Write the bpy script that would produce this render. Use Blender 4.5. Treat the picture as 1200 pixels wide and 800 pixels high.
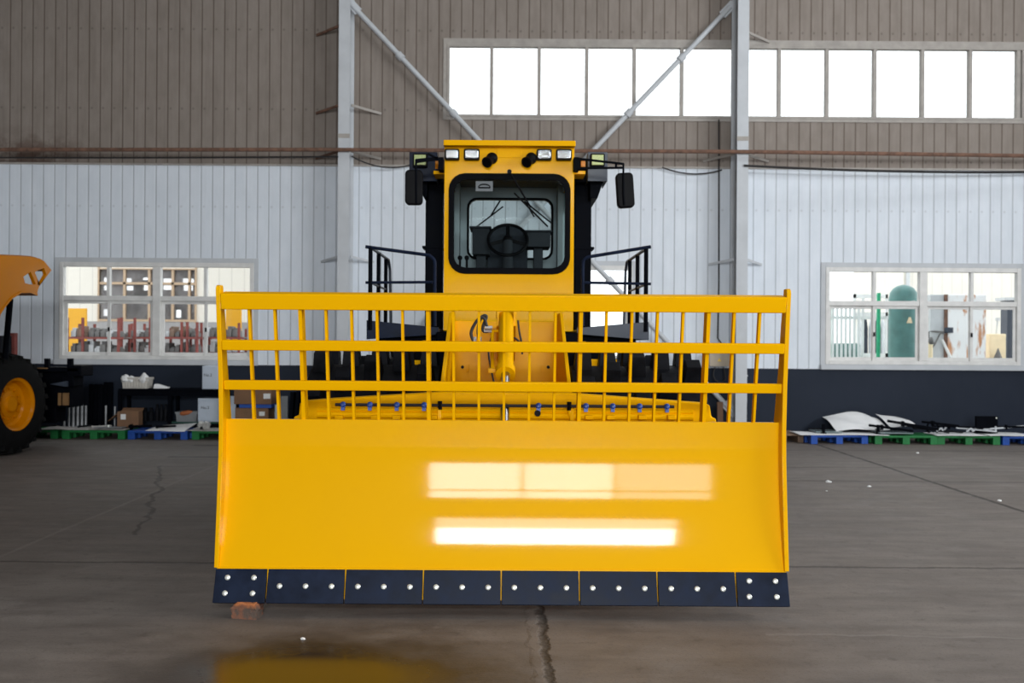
import bpy, bmesh, math, random
from mathutils import Vector, Matrix

for _o in list(bpy.data.objects):
    bpy.data.objects.remove(_o)
SC = bpy.context.scene
COL = SC.collection
PI = math.pi
rnd = random.Random(7)

# ------------------------------------------------------------------ camera, sky, lights, exposure
F_PX, CX, CY, CAM_Z, ROLL = 1165.0, 591.0, 402.0, 1.76, 0.0068
cam_d = bpy.data.cameras.new('camera')
cam = bpy.data.objects.new('camera', cam_d)
COL.objects.link(cam)
cam.location = (0, 0, CAM_Z)
cam.rotation_euler = (Matrix.Rotation(PI / 2, 3, 'X') @ Matrix.Rotation(ROLL, 3, 'Z')).to_euler()
cam_d.sensor_width = 36.0
cam_d.lens = 36.0 * F_PX / 1200.0
cam_d.shift_x = (600 - CX) / 1200.0
cam_d.shift_y = (CY - 400) / 1200.0
cam_d.dof.use_dof = True
cam_d.dof.focus_distance = 6.6
cam_d.dof.aperture_fstop = 2.8
cam_d.clip_end = 300
SC.camera = cam

world = bpy.data.worlds.new('overcast_sky')
SC.world = world
world.use_nodes = True
_bg = world.node_tree.nodes['Background']
_bg.inputs['Color'].default_value = (0.93, 0.97, 1.0, 1)
_bg.inputs['Strength'].default_value = 2.1

SC.view_settings.view_transform = 'Standard'
SC.view_settings.look = 'None'
SC.view_settings.gamma = 1.0
SC.view_settings.use_curve_mapping = False
SC.view_settings.exposure = 0.2
SC.cycles.use_denoising = True
SC.cycles.max_bounces = 10
SC.cycles.diffuse_bounces = 5
SC.cycles.glossy_bounces = 4
SC.cycles.transparent_max_bounces = 16
SC.cycles.sample_clamp_indirect = 6.0
SC.cycles.caustics_reflective = False
SC.cycles.caustics_refractive = False


def area_light(name, loc, rot, sx, sy, radiance, colour=(1, 1, 1)):
    """rectangular area lamp for daylight in the hall; radiance is tuned per lamp"""
    d = bpy.data.lights.new(name, 'AREA')
    d.shape = 'RECTANGLE'
    d.size, d.size_y = sx, sy
    d.energy = radiance * PI * sx * sy
    d.color = colour
    o = bpy.data.objects.new(name, d)
    COL.objects.link(o)
    o.location = loc
    o.rotation_euler = rot
    return o


ROOM_X0, ROOM_X1, ROOM_Y0, ROOM_Y1, ROOM_Z = -14.0, 15.5, -10.0, 19.0, 12.0
SKY = (0.93, 0.97, 1.0)
# openings in the wall behind the camera: a wide glazed gate (its right part dimmer) and a high window band
area_light('gate_daylight', (0.4, ROOM_Y0 - 0.06, 2.3), (PI / 2, 0, 0), 4.4, 2.5, 21.0, SKY)
area_light('gate_daylight_dim', (3.75, ROOM_Y0 - 0.06, 2.3), (PI / 2, 0, 0), 2.3, 2.5, 9.0, SKY)
area_light('high_window_daylight', (1.25, ROOM_Y0 - 0.06, 6.4), (PI / 2, 0, 0), 5.7, 1.2, 50.0, SKY)
area_light('high_window_daylight_low', (1.25, ROOM_Y0 - 0.06, 5.42), (PI / 2, 0, 0), 5.7, 0.76, 12.0, SKY)
# added overhead fill lamps that brighten the back wall; no roof panels there
area_light('rear_fill_light', (8.0, 13.0, ROOM_Z - 0.15), (0, 0, 0), 8.0, 3.0, 3.0, SKY)
area_light('rear_fill_light_left', (-1.5, 13.0, ROOM_Z - 0.15), (0, 0, 0), 5.0, 3.0, 1.0, SKY)
# added fill from the right, set in an invented high window band
area_light('side_fill_light', (ROOM_X1 + 0.06, 4.0, 6.2), (0, PI / 2, 0), 3.0, 12.0, 18.0, SKY)


# ------------------------------------------------------------------ helpers
def P(px, py, Y):
    """the point at depth Y that the photograph shows at pixel (px, py)"""
    u, v = px - CX, py - CY
    u, v = u + v * ROLL, v - u * ROLL
    return Vector((u * Y / F_PX, Y, CAM_Z - v * Y / F_PX))


def PXZ(px, py, Y):
    p = P(px, py, Y)
    return (p.x, p.z)


class MB:
    """collects shapes, build() links them as ONE mesh object"""

    def __init__(self):
        self.bm = bmesh.new()

    def _add(self, verts, faces, M=None):
        vs = [self.bm.verts.new(M @ Vector(v) if M is not None else Vector(v)) for v in verts]
        for f in faces:
            try:
                self.bm.faces.new([vs[i] for i in f])
            except ValueError:
                pass
        return self

    def box(self, c, s, M=None, rot=None):
        x, y, z = s[0] / 2, s[1] / 2, s[2] / 2
        T = Matrix.Translation(c)
        if rot is not None:
            T = T @ rot.to_4x4()
        if M is not None:
            T = M @ T
        v = [(-x, -y, -z), (x, -y, -z), (x, y, -z), (-x, y, -z), (-x, -y, z), (x, -y, z), (x, y, z), (-x, y, z)]
        return self._add(v, [(0, 3, 2, 1), (4, 5, 6, 7), (0, 1, 5, 4), (1, 2, 6, 5), (2, 3, 7, 6), (3, 0, 4, 7)], T)

    def b2(self, x0, x1, y0, y1, z0, z1, M=None):
        return self.box(((x0 + x1) / 2, (y0 + y1) / 2, (z0 + z1) / 2), (x1 - x0, y1 - y0, z1 - z0), M)

    def loft(self, loops, cap=True, close=False, M=None):
        n = len(loops[0])
        verts = [p for L in loops for p in L]
        faces = []
        k = len(loops)
        for i in range(k if close else k - 1):
            a, b = i * n, ((i + 1) % k) * n
            for j in range(n):
                faces.append((a + j, a + (j + 1) % n, b + (j + 1) % n, b + j))
        if cap and not close:
            faces.append(tuple(range(n))[::-1])
            faces.append(tuple(range((k - 1) * n, k * n)))
        return self._add(verts, faces, M)

    def prism(self, poly, axis, a0, a1, M=None):
        """poly in the two other axes (x: YZ, y: XZ, z: XY) extruded along axis"""
        def mk(p, a):
            return (a, p[0], p[1]) if axis == 'x' else (p[0], a, p[1]) if axis == 'y' else (p[0], p[1], a)
        return self.loft([[mk(p, a0) for p in poly], [mk(p, a1) for p in poly]], M=M)

    def cyl(self, p0, p1, r0, r1=None, seg=20, M=None):
        return self.lathe(p0, p1, [(0, r0), (1, r0 if r1 is None else r1)], seg, M)

    def lathe(self, p0, p1, prof, seg=24, M=None, closed=False):
        """prof: (fraction along p0->p1, radius)"""
        p0, p1 = Vector(p0), Vector(p1)
        d = p1 - p0
        zax = d.normalized()
        ref = Vector((0, 0, 1)) if abs(zax.z) < 0.9 else Vector((1, 0, 0))
        xa = zax.cross(ref).normalized()
        ya = zax.cross(xa)
        loops = []
        for t, r in prof:
            r = max(r, 1e-4)
            c = p0 + d * t
            loops.append([c + (xa * math.cos(2 * PI * i / seg) + ya * math.sin(2 * PI * i / seg)) * r for i in range(seg)])
        return self.loft(loops, cap=not closed, close=closed, M=M)

    def tube(self, pts, r, seg=10, M=None):
        pts = [Vector(p) for p in pts]
        loops = []
        prev = None
        for i, p in enumerate(pts):
            t = (pts[min(i + 1, len(pts) - 1)] - pts[max(i - 1, 0)]).normalized()
            if prev is None:
                ref = Vector((0, 0, 1)) if abs(t.z) < 0.9 else Vector((1, 0, 0))
                xa = t.cross(ref).normalized()
            else:
                xa = (prev - t * prev.dot(t)).normalized()
            prev = xa
            ya = t.cross(xa)
            # keep the radius through corners
            k = 1.0
            if 0 < i < len(pts) - 1:
                a = (pts[i] - pts[i - 1]).normalized()
                b = (pts[i + 1] - pts[i]).normalized()
                k = 1.0 / max(0.5, math.cos(a.angle(b, 0) / 2))
            loops.append([p + (xa * math.cos(2 * PI * j / seg) + ya * math.sin(2 * PI * j / seg)) * r for j in range(seg)])
        return self.loft(loops, M=M)

    def sphere(self, c, r, seg=16, M=None):
        c = Vector(c)
        prof = []
        n = seg // 2
        for i in range(n + 1):
            a = PI * i / n
            prof.append(((1 - math.cos(a)) / 2, r * math.sin(a)))
        return self.lathe(c - Vector((0, 0, r)), c + Vector((0, 0, r)), prof, seg, M)

    def bar(self, a, b, w, h, M=None):
        """rectangular bar from a to b"""
        a, b = Vector(a), Vector(b)
        d = (b - a)
        t = d.normalized()
        ref = Vector((0, 1, 0)) if abs(t.y) < 0.9 else Vector((1, 0, 0))
        x = t.cross(ref).normalized()
        y = t.cross(x)
        q = [x * w / 2 + y * h / 2, -x * w / 2 + y * h / 2, -x * w / 2 - y * h / 2, x * w / 2 - y * h / 2]
        return self.loft([[a + k for k in q], [b + k for k in q]], M=M)

    def ring(self, outer, inner, y0, y1, M=None):
        """frame between two matched XZ outlines, from depth y0 to y1"""
        L = [[(p[0], y0, p[1]) for p in outer], [(p[0], y0, p[1]) for p in inner],
             [(p[0], y1, p[1]) for p in inner], [(p[0], y1, p[1]) for p in outer]]
        return self.loft(L, cap=False, close=True, M=M)

    def build(self, name, m, parent=None, bevel=0.0, seg=2, angle=35, origin=True, recentre=False):
        bmesh.ops.recalc_face_normals(self.bm, faces=self.bm.faces[:])
        me = bpy.data.meshes.new(name)
        self.bm.to_mesh(me)
        self.bm.free()
        o = bpy.data.objects.new(name, me)
        COL.objects.link(o)
        for mm in (m if isinstance(m, (list, tuple)) else [m]):
            me.materials.append(mm)
        for p in me.polygons:
            p.use_smooth = True
        try:
            me.set_sharp_from_angle(angle=math.radians(angle))
        except Exception:
            pass
        if bevel:
            b = o.modifiers.new('edge', 'BEVEL')
            b.width = bevel
            b.segments = seg
            b.limit_method = 'ANGLE'
            b.angle_limit = math.radians(50)
            b.harden_normals = True
        if parent is not None:
            set_parent(o, parent)
        elif recentre and len(me.vertices):
            xs = [v.co.x for v in me.vertices]; ys = [v.co.y for v in me.vertices]; zs = [v.co.z for v in me.vertices]
            c = Vector(((min(xs) + max(xs)) / 2, (min(ys) + max(ys)) / 2, min(zs)))
            me.transform(Matrix.Translation(-c))
            o.location = c
        return o


WM = {}


def wmat(o):
    return WM.get(o.name, Matrix.Identity(4))


def set_parent(o, p):
    o.parent = p
    o.matrix_parent_inverse = wmat(p).inverted()


def tag(o, label=None, cat=None, group=None, kind=None):
    if label: o['label'] = label
    if cat: o['category'] = cat
    if group: o['group'] = group
    if kind: o['kind'] = kind
    return o


def thing(name, loc, label, cat, group=None, rz=0.0):
    o = bpy.data.objects.new(name, None)
    COL.objects.link(o)
    o.empty_display_size = 0.2
    o.location = loc
    o.rotation_euler = (0, 0, rz)
    WM[o.name] = Matrix.Translation(loc) @ Matrix.Rotation(rz, 4, 'Z')
    return tag(o, label, cat, group)


def solo(mb, name, m, label, cat, group=None, **kw):
    return tag(mb.build(name, m, recentre=True, **kw), label, cat, group)


def struct(mb, name, m, parent=None, **kw):
    o = mb.build(name, m, parent, **kw)
    if parent is None:
        o['kind'] = 'structure'
    return o


def dup(root, loc, rz=0.0, label=None, group=None):
    r = root.copy()
    COL.objects.link(r)
    r.location = loc
    r.rotation_euler = (0, 0, rz)
    if label: r['label'] = label
    if group: r['group'] = group
    for ch in list(root.children):
        c = ch.copy(); COL.objects.link(c); c.parent = r
        for g in list(ch.children):
            d = g.copy(); COL.objects.link(d); d.parent = c
    return r


def letters(text, size, loc, m, parent, rot=(PI / 2, 0, 0), name='lettering'):
    cu = bpy.data.curves.new(name, 'FONT')
    cu.body = text
    cu.size = size
    cu.extrude = 0.0008
    cu.align_x = 'CENTER'
    cu.align_y = 'CENTER'
    t = bpy.data.objects.new('tmp_text', cu)
    COL.objects.link(t)
    bpy.context.view_layer.update()
    me = bpy.data.meshes.new_from_object(t.evaluated_get(bpy.context.evaluated_depsgraph_get()))
    bpy.data.objects.remove(t)
    me.transform(Matrix.Translation(loc) @ Matrix.Rotation(rot[2], 4, 'Z') @ Matrix.Rotation(rot[0], 4, 'X'))
    o = bpy.data.objects.new(name, me)
    COL.objects.link(o)
    me.materials.clear()
    me.materials.append(m)
    set_parent(o, parent)
    return o


def rr_inside(x, z, cx, cz, w, h, r):
    dx, dz = abs(x - cx) - (w / 2 - r), abs(z - cz) - (h / 2 - r)
    return math.hypot(max(dx, 0), max(dz, 0)) + min(max(dx, dz), 0) - r <= 0


def rr_points(ox, oz, angs, cx, cz, w, h, r):
    out = []
    for a in angs:
        lo, hi = 0.0, 10.0
        for _ in range(40):
            mid = (lo + hi) / 2
            if rr_inside(ox + mid * math.cos(a), oz + mid * math.sin(a), cx, cz, w, h, r): lo = mid
            else: hi = mid
        out.append((ox + lo * math.cos(a), oz + lo * math.sin(a)))
    return out


def ring_angles(ox, oz, rects, n=72):
    a = [2 * PI * i / n for i in range(n)]
    for cx, cz, w, h in rects:
        for sx in (-1, 1):
            for sz in (-1, 1):
                a.append(math.atan2(cz + sz * h / 2 - oz, cx + sx * w / 2 - ox) % (2 * PI))
    return sorted(set(round(k, 6) for k in a))


def rounded_box(mb, c, s, r, axis='y', n=6, M=None):
    """box whose outline across `axis` has corners rounded by r"""
    i = {'x': (1, 2, 0), 'y': (0, 2, 1), 'z': (0, 1, 2)}[axis]
    w, h, d = s[i[0]], s[i[1]], s[i[2]]
    pts = []
    for k, (sx, sz) in enumerate(((1, 1), (-1, 1), (-1, -1), (1, -1))):
        for j in range(n + 1):
            a = PI / 2 * (k + j / n)
            pts.append((c[i[0]] + sx * (w / 2 - r) + r * math.cos(a), c[i[1]] + sz * (h / 2 - r) + r * math.sin(a)))
    return mb.prism(pts, axis, c[i[2]] - d / 2, c[i[2]] + d / 2, M)


def spline(pts, n=8):
    """Catmull-Rom through pts"""
    pts = [Vector(p) for p in pts]
    out = []
    for i in range(len(pts) - 1):
        p0, p1, p2, p3 = pts[max(i - 1, 0)], pts[i], pts[i + 1], pts[min(i + 2, len(pts) - 1)]
        for j in range(n):
            t = j / n
            out.append(0.5 * ((2 * p1) + (p2 - p0) * t + (2 * p0 - 5 * p1 + 4 * p2 - p3) * t * t + (3 * p1 - p0 - 3 * p2 + p3) * t ** 3))
    out.append(pts[-1])
    return out


# ------------------------------------------------------------------ materials
class NT:
    def __init__(self, name):
        self.m = bpy.data.materials.new(name)
        self.m.use_nodes = True
        self.t = self.m.node_tree
        self.bsdf = self.t.nodes['Principled BSDF']
        self.out = self.t.nodes['Material Output']

    def n(self, typ, **kw):
        nd = self.t.nodes.new(typ)
        for k, v in kw.items():
            setattr(nd, k, v)
        return nd

    def put(self, sock, v):
        if isinstance(v, bpy.types.NodeSocket):
            self.t.links.new(v, sock)
        elif isinstance(v, (tuple, list)) and len(v) == 3 and sock.type == 'RGBA':
            sock.default_value = (*v, 1)
        else:
            sock.default_value = v

    def math(self, op, a, b=0.0, c=0.0):
        nd = self.n('ShaderNodeMath', operation=op)
        self.put(nd.inputs[0], a); self.put(nd.inputs[1], b); self.put(nd.inputs[2], c)
        return nd.outputs[0]

    def mix(self, f, a, b, blend='MIX'):
        nd = self.n('ShaderNodeMix', data_type='RGBA', blend_type=blend)
        self.put(nd.inputs[0], f); self.put(nd.inputs[6], a); self.put(nd.inputs[7], b)
        return nd.outputs[2]

    def noise(self, vec, scale, detail=4.0, rough=0.55, sub=(1, 1, 1)):
        if sub != (1, 1, 1):
            mp = self.n('ShaderNodeMapping')
            self.put(mp.inputs['Vector'], vec)
            mp.inputs['Scale'].default_value = sub
            vec = mp.outputs[0]
        nd = self.n('ShaderNodeTexNoise')
        self.put(nd.inputs['Vector'], vec)
        nd.inputs['Scale'].default_value = scale
        nd.inputs['Detail'].default_value = detail
        nd.inputs['Roughness'].default_value = rough
        return nd.outputs[0]

    def remap(self, v, a, b, c=0.0, d=1.0):
        nd = self.n('ShaderNodeMapRange')
        self.put(nd.inputs[0], v)
        for i, k in enumerate((a, b, c, d)):
            self.put(nd.inputs[i + 1], k)
        return nd.outputs[0]

    def obj(self):
        return self.n('ShaderNodeTexCoord').outputs['Object']

    def pos(self):
        return self.n('ShaderNodeNewGeometry').outputs['Position']

    def xyz(self, v):
        nd = self.n('ShaderNodeSeparateXYZ')
        self.put(nd.inputs[0], v)
        return nd.outputs

    def bump(self, h, strength=0.3, dist=0.01):
        nd = self.n('ShaderNodeBump')
        self.put(nd.inputs['Height'], h)
        nd.inputs['Strength'].default_value = strength
        nd.inputs['Distance'].default_value = dist
        self.t.links.new(nd.outputs[0], self.bsdf.inputs['Normal'])

    def set(self, **kw):
        names = {'base': 'Base Color', 'rough': 'Roughness', 'metal': 'Metallic', 'coat': 'Coat Weight',
                 'coat_rough': 'Coat Roughness', 'spec': 'Specular IOR Level', 'ior': 'IOR', 'coat_ior': 'Coat IOR'}
        for k, v in kw.items():
            self.put(self.bsdf.inputs[names[k]], v)
        return self.m


def pm(name, base, rough=0.5, metal=0.0, var=0.08, scale=6.0, coat=0.0, coat_rough=0.05, bump=0.0, bscale=80.0, spec=0.5, coat_ior=1.5):
    """painted / plain surface with a little wear"""
    t = NT(name)
    co = t.obj()
    nz = t.noise(co, scale, 5.0)
    f = t.remap(nz, 0.3, 0.7, 1 - var, 1 + var)
    c = t.mix(1.0, base, t.n('ShaderNodeCombineColor').outputs[0], 'MULTIPLY')
    cc = c.node.inputs[7].links[0].from_node
    for i in range(3):
        t.put(cc.inputs[i], f)
    t.set(base=c, rough=t.remap(nz, 0.3, 0.7, max(0.02, rough - 0.06), min(1, rough + 0.06)), metal=metal, coat=coat, coat_rough=coat_rough, spec=spec, coat_ior=coat_ior)
    if bump:
        t.bump(t.noise(co, bscale, 3.0), bump, 0.004)
    return t.m


YEL = (0.81, 0.405, 0.0)
M = {}
M['yellow'] = pm('yellow_paint', YEL, 0.5, var=0.015, scale=2.0, coat=0.04, coat_rough=0.08, spec=0.02)
M['blade_yellow'] = pm('glossy_yellow_blade_paint', YEL, 0.45, var=0.015, scale=2.0, coat=0.34, coat_rough=0.05, spec=0.02, coat_ior=1.62)
M['yellow_dull'] = pm('yellow_paint_aged', (0.80, 0.40, 0.0), 0.5, var=0.04, scale=3.0, coat=0.05, coat_rough=0.15, spec=0.02)
M['orange'] = pm('orange_paint', (0.55, 0.185, 0.0), 0.45, var=0.04, scale=3.0, coat=0.1, coat_rough=0.15, spec=0.05)
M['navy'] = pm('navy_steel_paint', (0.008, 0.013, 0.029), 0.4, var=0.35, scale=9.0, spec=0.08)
M['black'] = pm('black_paint', (0.0028, 0.0034, 0.0055), 0.55, var=0.2, spec=0.02)
M['charcoal'] = pm('charcoal_paint', (0.0095, 0.0102, 0.013), 0.5, var=0.35, scale=14.0, spec=0.05)
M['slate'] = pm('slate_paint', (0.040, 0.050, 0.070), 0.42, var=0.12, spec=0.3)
M['rubber'] = pm('black_rubber', (0.008, 0.008, 0.008), 0.85, var=0.2, scale=12, bump=0.3, spec=0.06)
M['plastic'] = pm('black_plastic', (0.005, 0.005, 0.006), 0.5, var=0.1, spec=0.06)
M['seal'] = pm('rubber_seal', (0.0028, 0.0028, 0.004), 0.5, var=0.1, spec=0.02)
M['zinc'] = pm('zinc_plated_steel', (0.78, 0.80, 0.74), 0.35, metal=0.55, var=0.12, scale=40)
M['chrome'] = pm('chromed_steel', (0.42, 0.42, 0.43), 0.25, metal=1.0, var=0.04)
M['braid'] = pm('braided_steel', (0.5, 0.5, 0.5), 0.4, metal=0.7, var=0.3, scale=120)
M['blue_clamp'] = pm('blue_plastic', (0.015, 0.08, 0.42), 0.35, var=0.1)
M['grey_trim'] = pm('grey_cab_lining', (0.46, 0.51, 0.53), 0.8, var=0.04, spec=0.1)
M['mid_trim'] = pm('mid_grey_cab_lining', (0.16, 0.175, 0.185), 0.8, var=0.05, spec=0.1)
M['dark_trim'] = pm('dark_cab_lining', (0.035, 0.038, 0.044), 0.8, var=0.1, spec=0.1)
M['seat_cloth'] = pm('dark_seat_cloth', (0.03, 0.035, 0.045), 0.9, var=0.2, scale=30)
M['white_steel'] = pm('white_painted_steel', (0.54, 0.56, 0.585), 0.55, var=0.07, scale=2.5, spec=0.2)
M['alu'] = pm('aged_white_frame', (0.70, 0.69, 0.67), 0.5, var=0.10, scale=5)
M['alu_dirty'] = pm('dusty_frame', (0.36, 0.33, 0.30), 0.65, var=0.15, scale=5)
M['rust'] = pm('rusty_steel', (0.17, 0.09, 0.06), 0.8, var=0.4, scale=9, bump=0.3)
M['cable'] = pm('dark_cable', (0.02, 0.018, 0.018), 0.6, var=0.1)
M['green_pallet'] = pm('green_plastic', (0.008, 0.17, 0.04), 0.45, var=0.12)
M['blue_pallet'] = pm('blue_plastic_pallet', (0.008, 0.07, 0.36), 0.45, var=0.12)
M['foam'] = pm('white_foam_sheet', (0.93, 0.93, 0.93), 0.75, var=0.04, scale=5)
M['film'] = pm('dusty_white_film', (0.50, 0.48, 0.45), 0.6, var=0.3, scale=5)
M['glass_plate'] = pm('grey_green_glass_plate', (0.20, 0.25, 0.26), 0.15, var=0.08)
M['card'] = pm('brown_cardboard', (0.20, 0.105, 0.055), 0.8, var=0.12, scale=7)
M['card_dark'] = pm('cardboard_inside', (0.11, 0.055, 0.03), 0.85, var=0.12, scale=7)
M['paper'] = pm('white_paper', (0.75, 0.75, 0.74), 0.7, var=0.03)
M['ink'] = pm('black_print', (0.02, 0.02, 0.02), 0.6, var=0.05)
M['white_box'] = pm('pale_blue_white_steel', (0.50, 0.56, 0.64), 0.45, var=0.04)
M['grey_plastic'] = pm('grey_bin_plastic', (0.22, 0.23, 0.24), 0.5, var=0.1)
M['basket'] = pm('off_white_plastic', (0.55, 0.52, 0.47), 0.6, var=0.12, scale=12)
M['steel_tube'] = pm('galvanised_tube', (0.32, 0.33, 0.34), 0.4, metal=0.6, var=0.15)
M['wood'] = pm('weathered_wood', (0.20, 0.13, 0.085), 0.8, var=0.3, scale=14)
M['beige_box'] = pm('beige_enclosure_paint', (0.42, 0.35, 0.26), 0.55, var=0.08)
M['yellow_mark'] = pm('yellow_sticker', (0.75, 0.50, 0.06), 0.5, var=0.05)
M['lens_green'] = pm('yellow_green_lamp_lens', (0.42, 0.50, 0.20), 0.3, var=0.2, scale=60, spec=0.2)
M['reflector'] = pm('orange_reflector', (0.22, 0.12, 0.05), 0.4, var=0.2)
M['cream'] = pm('cream_cladding_paint', (0.80, 0.76, 0.68), 0.6, var=0.04)
M['grey_render'] = pm('grey_render', (0.34, 0.33, 0.33), 0.8, var=0.08)
M['red_steel'] = pm('red_oxide_steel', (0.23, 0.055, 0.045), 0.7, var=0.25, scale=7)
M['grey_block'] = pm('grey_castings', (0.16, 0.155, 0.15), 0.75, var=0.3, scale=9)
M['tank_green'] = pm('green_tank_paint', (0.10, 0.24, 0.22), 0.45, var=0.18, scale=4)
M['green_post'] = pm('bright_green_paint', (0.02, 0.42, 0.20), 0.45, var=0.1)
M['fence'] = pm('pale_fence_paint', (0.84, 0.87, 0.86), 0.6, var=0.05)
M['cylinder'] = pm('white_gas_bottle_paint', (0.84, 0.87, 0.90), 0.45, var=0.08)
M['grey_panel'] = pm('grey_container_paint', (0.58, 0.60, 0.61), 0.6, var=0.06)
M['ochre'] = pm('pale_ochre_paint', (0.90, 0.74, 0.48), 0.6, var=0.06)
M['brown_wood_frame'] = pm('tan_window_frame', (0.50, 0.36, 0.24), 0.6, var=0.1)


def m_lens():
    t = NT('lamp_lens')
    co = t.obj()
    w = t.n('ShaderNodeTexWave'); t.put(w.inputs['Vector'], co); w.inputs['Scale'].default_value = 60
    c = t.mix(t.noise(co, 45, 2.0), (0.25, 0.26, 0.27), (0.95, 0.95, 0.93))
    t.set(base=c, rough=0.12, metal=0.75, coat=1.0, coat_rough=0.02)
    t.bump(w.outputs['Color'], 0.3, 0.003)
    return t.m


def m_glass(name, tint, refl=1.0, ior=1.5):
    t = NT(name)
    tr = t.n('ShaderNodeBsdfTransparent'); tr.inputs[0].default_value = (*tint, 1)
    gl = t.n('ShaderNodeBsdfGlossy'); gl.inputs['Roughness'].default_value = 0.02
    fr = t.n('ShaderNodeFresnel'); fr.inputs[0].default_value = ior
    mx = t.n('ShaderNodeMixShader')
    t.put(mx.inputs[0], t.math('MULTIPLY', fr.outputs[0], refl))
    t.t.links.new(tr.outputs[0], mx.inputs[1]); t.t.links.new(gl.outputs[0], mx.inputs[2])
    t.t.links.new(mx.outputs[0], t.out.inputs[0])
    return t.m


def m_rusty_white():
    t = NT('rust_streaked_white_paint')
    co = t.obj()
    a = t.noise(co, 3.0, 6.0, 0.6, sub=(2.2, 2.2, 0.6))
    c = t.mix(t.remap(a, 0.52, 0.62), (0.92, 0.92, 0.91), (0.60, 0.28, 0.13))
    t.set(base=c, rough=0.7)
    return t.m


def groove(t, x, pitch, width):
    """1 inside the seam line that repeats every pitch"""
    fr = t.math('FRACT', t.math('DIVIDE', x, pitch))
    d = t.math('ABSOLUTE', t.math('SUBTRACT', fr, 0.5))
    return t.remap(d, 0.5 - width / pitch, 0.5 - width / pitch * 0.35, 0.0, 1.0)


def m_wall():
    """ribbed cladding: navy dado, white paint to 5.15 m, bare grey-brown sheet above"""
    t = NT('painted_ribbed_cladding')
    p = t.pos()
    x, y, z = t.xyz(p)
    g = groove(t, x, 0.2155, 0.017)
    fine = groove(t, t.math('ADD', x, 0.07), 0.0718, 0.006)
    big = t.noise(p, 0.7, 5.0)
    mott = t.noise(p, 3.0, 6.0, 0.6, sub=(1.4, 1, 0.55))
    streak = t.noise(p, 2.2, 5.0, 0.6, sub=(5.0, 1, 0.25))
    white = t.mix(t.remap(mott, 0.35, 0.75), (0.755, 0.80, 0.86), (0.68, 0.73, 0.79))
    white = t.mix(t.math('MULTIPLY', t.remap(streak, 0.55, 0.8), 0.12), white, (0.45, 0.46, 0.47))
    white = t.mix(t.math('MULTIPLY', g, 0.42), white, (0.30, 0.31, 0.33))
    white = t.mix(t.math('MULTIPLY', fine, 0.05), white, (0.3, 0.3, 0.31))
    bare = t.mix(t.remap(mott, 0.35, 0.7), (0.285, 0.245, 0.215), (0.235, 0.20, 0.172))
    bare = t.mix(t.math('MULTIPLY', t.remap(streak, 0.5, 0.75), 0.28), bare, (0.15, 0.12, 0.10))
    bare = t.mix(t.math('MULTIPLY', g, 0.62), bare, (0.095, 0.065, 0.048))
    bare = t.mix(t.math('MULTIPLY', fine, 0.07), bare, (0.11, 0.09, 0.075))
    # rust bloom by the pipe at the far left
    rx = t.math('MULTIPLY', t.remap(x, -8.9, -7.6, 1, 0), t.remap(z, 5.9, 5.4, 0, 1))
    rx = t.math('MULTIPLY', rx, t.remap(t.noise(p, 2.6, 6.0, 0.65), 0.40, 0.55))
    bare = t.mix(t.math('MULTIPLY', rx, 0.8), bare, (0.10, 0.06, 0.045))
    # rows of fixing screws with dirt under them
    for zz in (6.2, 7.72, 4.33, 5.27):
        dx = t.math('MULTIPLY', t.math('SUBTRACT', t.math('FRACT', t.math('DIVIDE', t.math('ADD', x, 0.05), 0.2155)), 0.5), 0.2155)
        dz = t.math('SUBTRACT', z, zz)
        d = t.math('SQRT', t.math('ADD', t.math('MULTIPLY', dx, dx), t.math('MULTIPLY', dz, dz)))
        s = t.math('MULTIPLY', t.remap(d, 0.010, 0.032, 1, 0), 0.38)
        bare = t.mix(s, bare, (0.06, 0.045, 0.035))
        white = t.mix(t.math('MULTIPLY', s, 0.6), white, (0.25, 0.25, 0.25))
    navy = t.mix(t.remap(big, 0.3, 0.7), (0.014, 0.020, 0.032), (0.019, 0.025, 0.040))
    edge = t.math('ADD', z, t.remap(t.noise(p, 1.2, 3.0), 0, 1, -0.012, 0.012))
    c = t.mix(t.math('GREATER_THAN', edge, 1.31), navy, white)
    c = t.mix(t.math('GREATER_THAN', edge, 5.14), c, bare)
    t.set(base=c, rough=t.remap(mott, 0.3, 0.7, 0.55, 0.67), spec=0.15)
    above = t.math('GREATER_THAN', z, 1.31)
    t.bump(t.math('MULTIPLY', t.math('SUBTRACT', 1.0, g), above), 0.6, 0.012)
    return t.m


def m_plain_cladding(name, a, b, pitch=0.2125):
    t = NT(name)
    p = t.pos()
    x, y, z = t.xyz(p)
    g = groove(t, t.math('ADD', x, y), pitch, 0.02)
    mott = t.noise(p, 2.0, 5.0)
    c = t.mix(t.remap(mott, 0.3, 0.7), a, b)
    c = t.mix(t.math('MULTIPLY', g, 0.35), c, tuple(k * 0.4 for k in a))
    t.set(base=c, rough=0.6)
    return t.m


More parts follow.
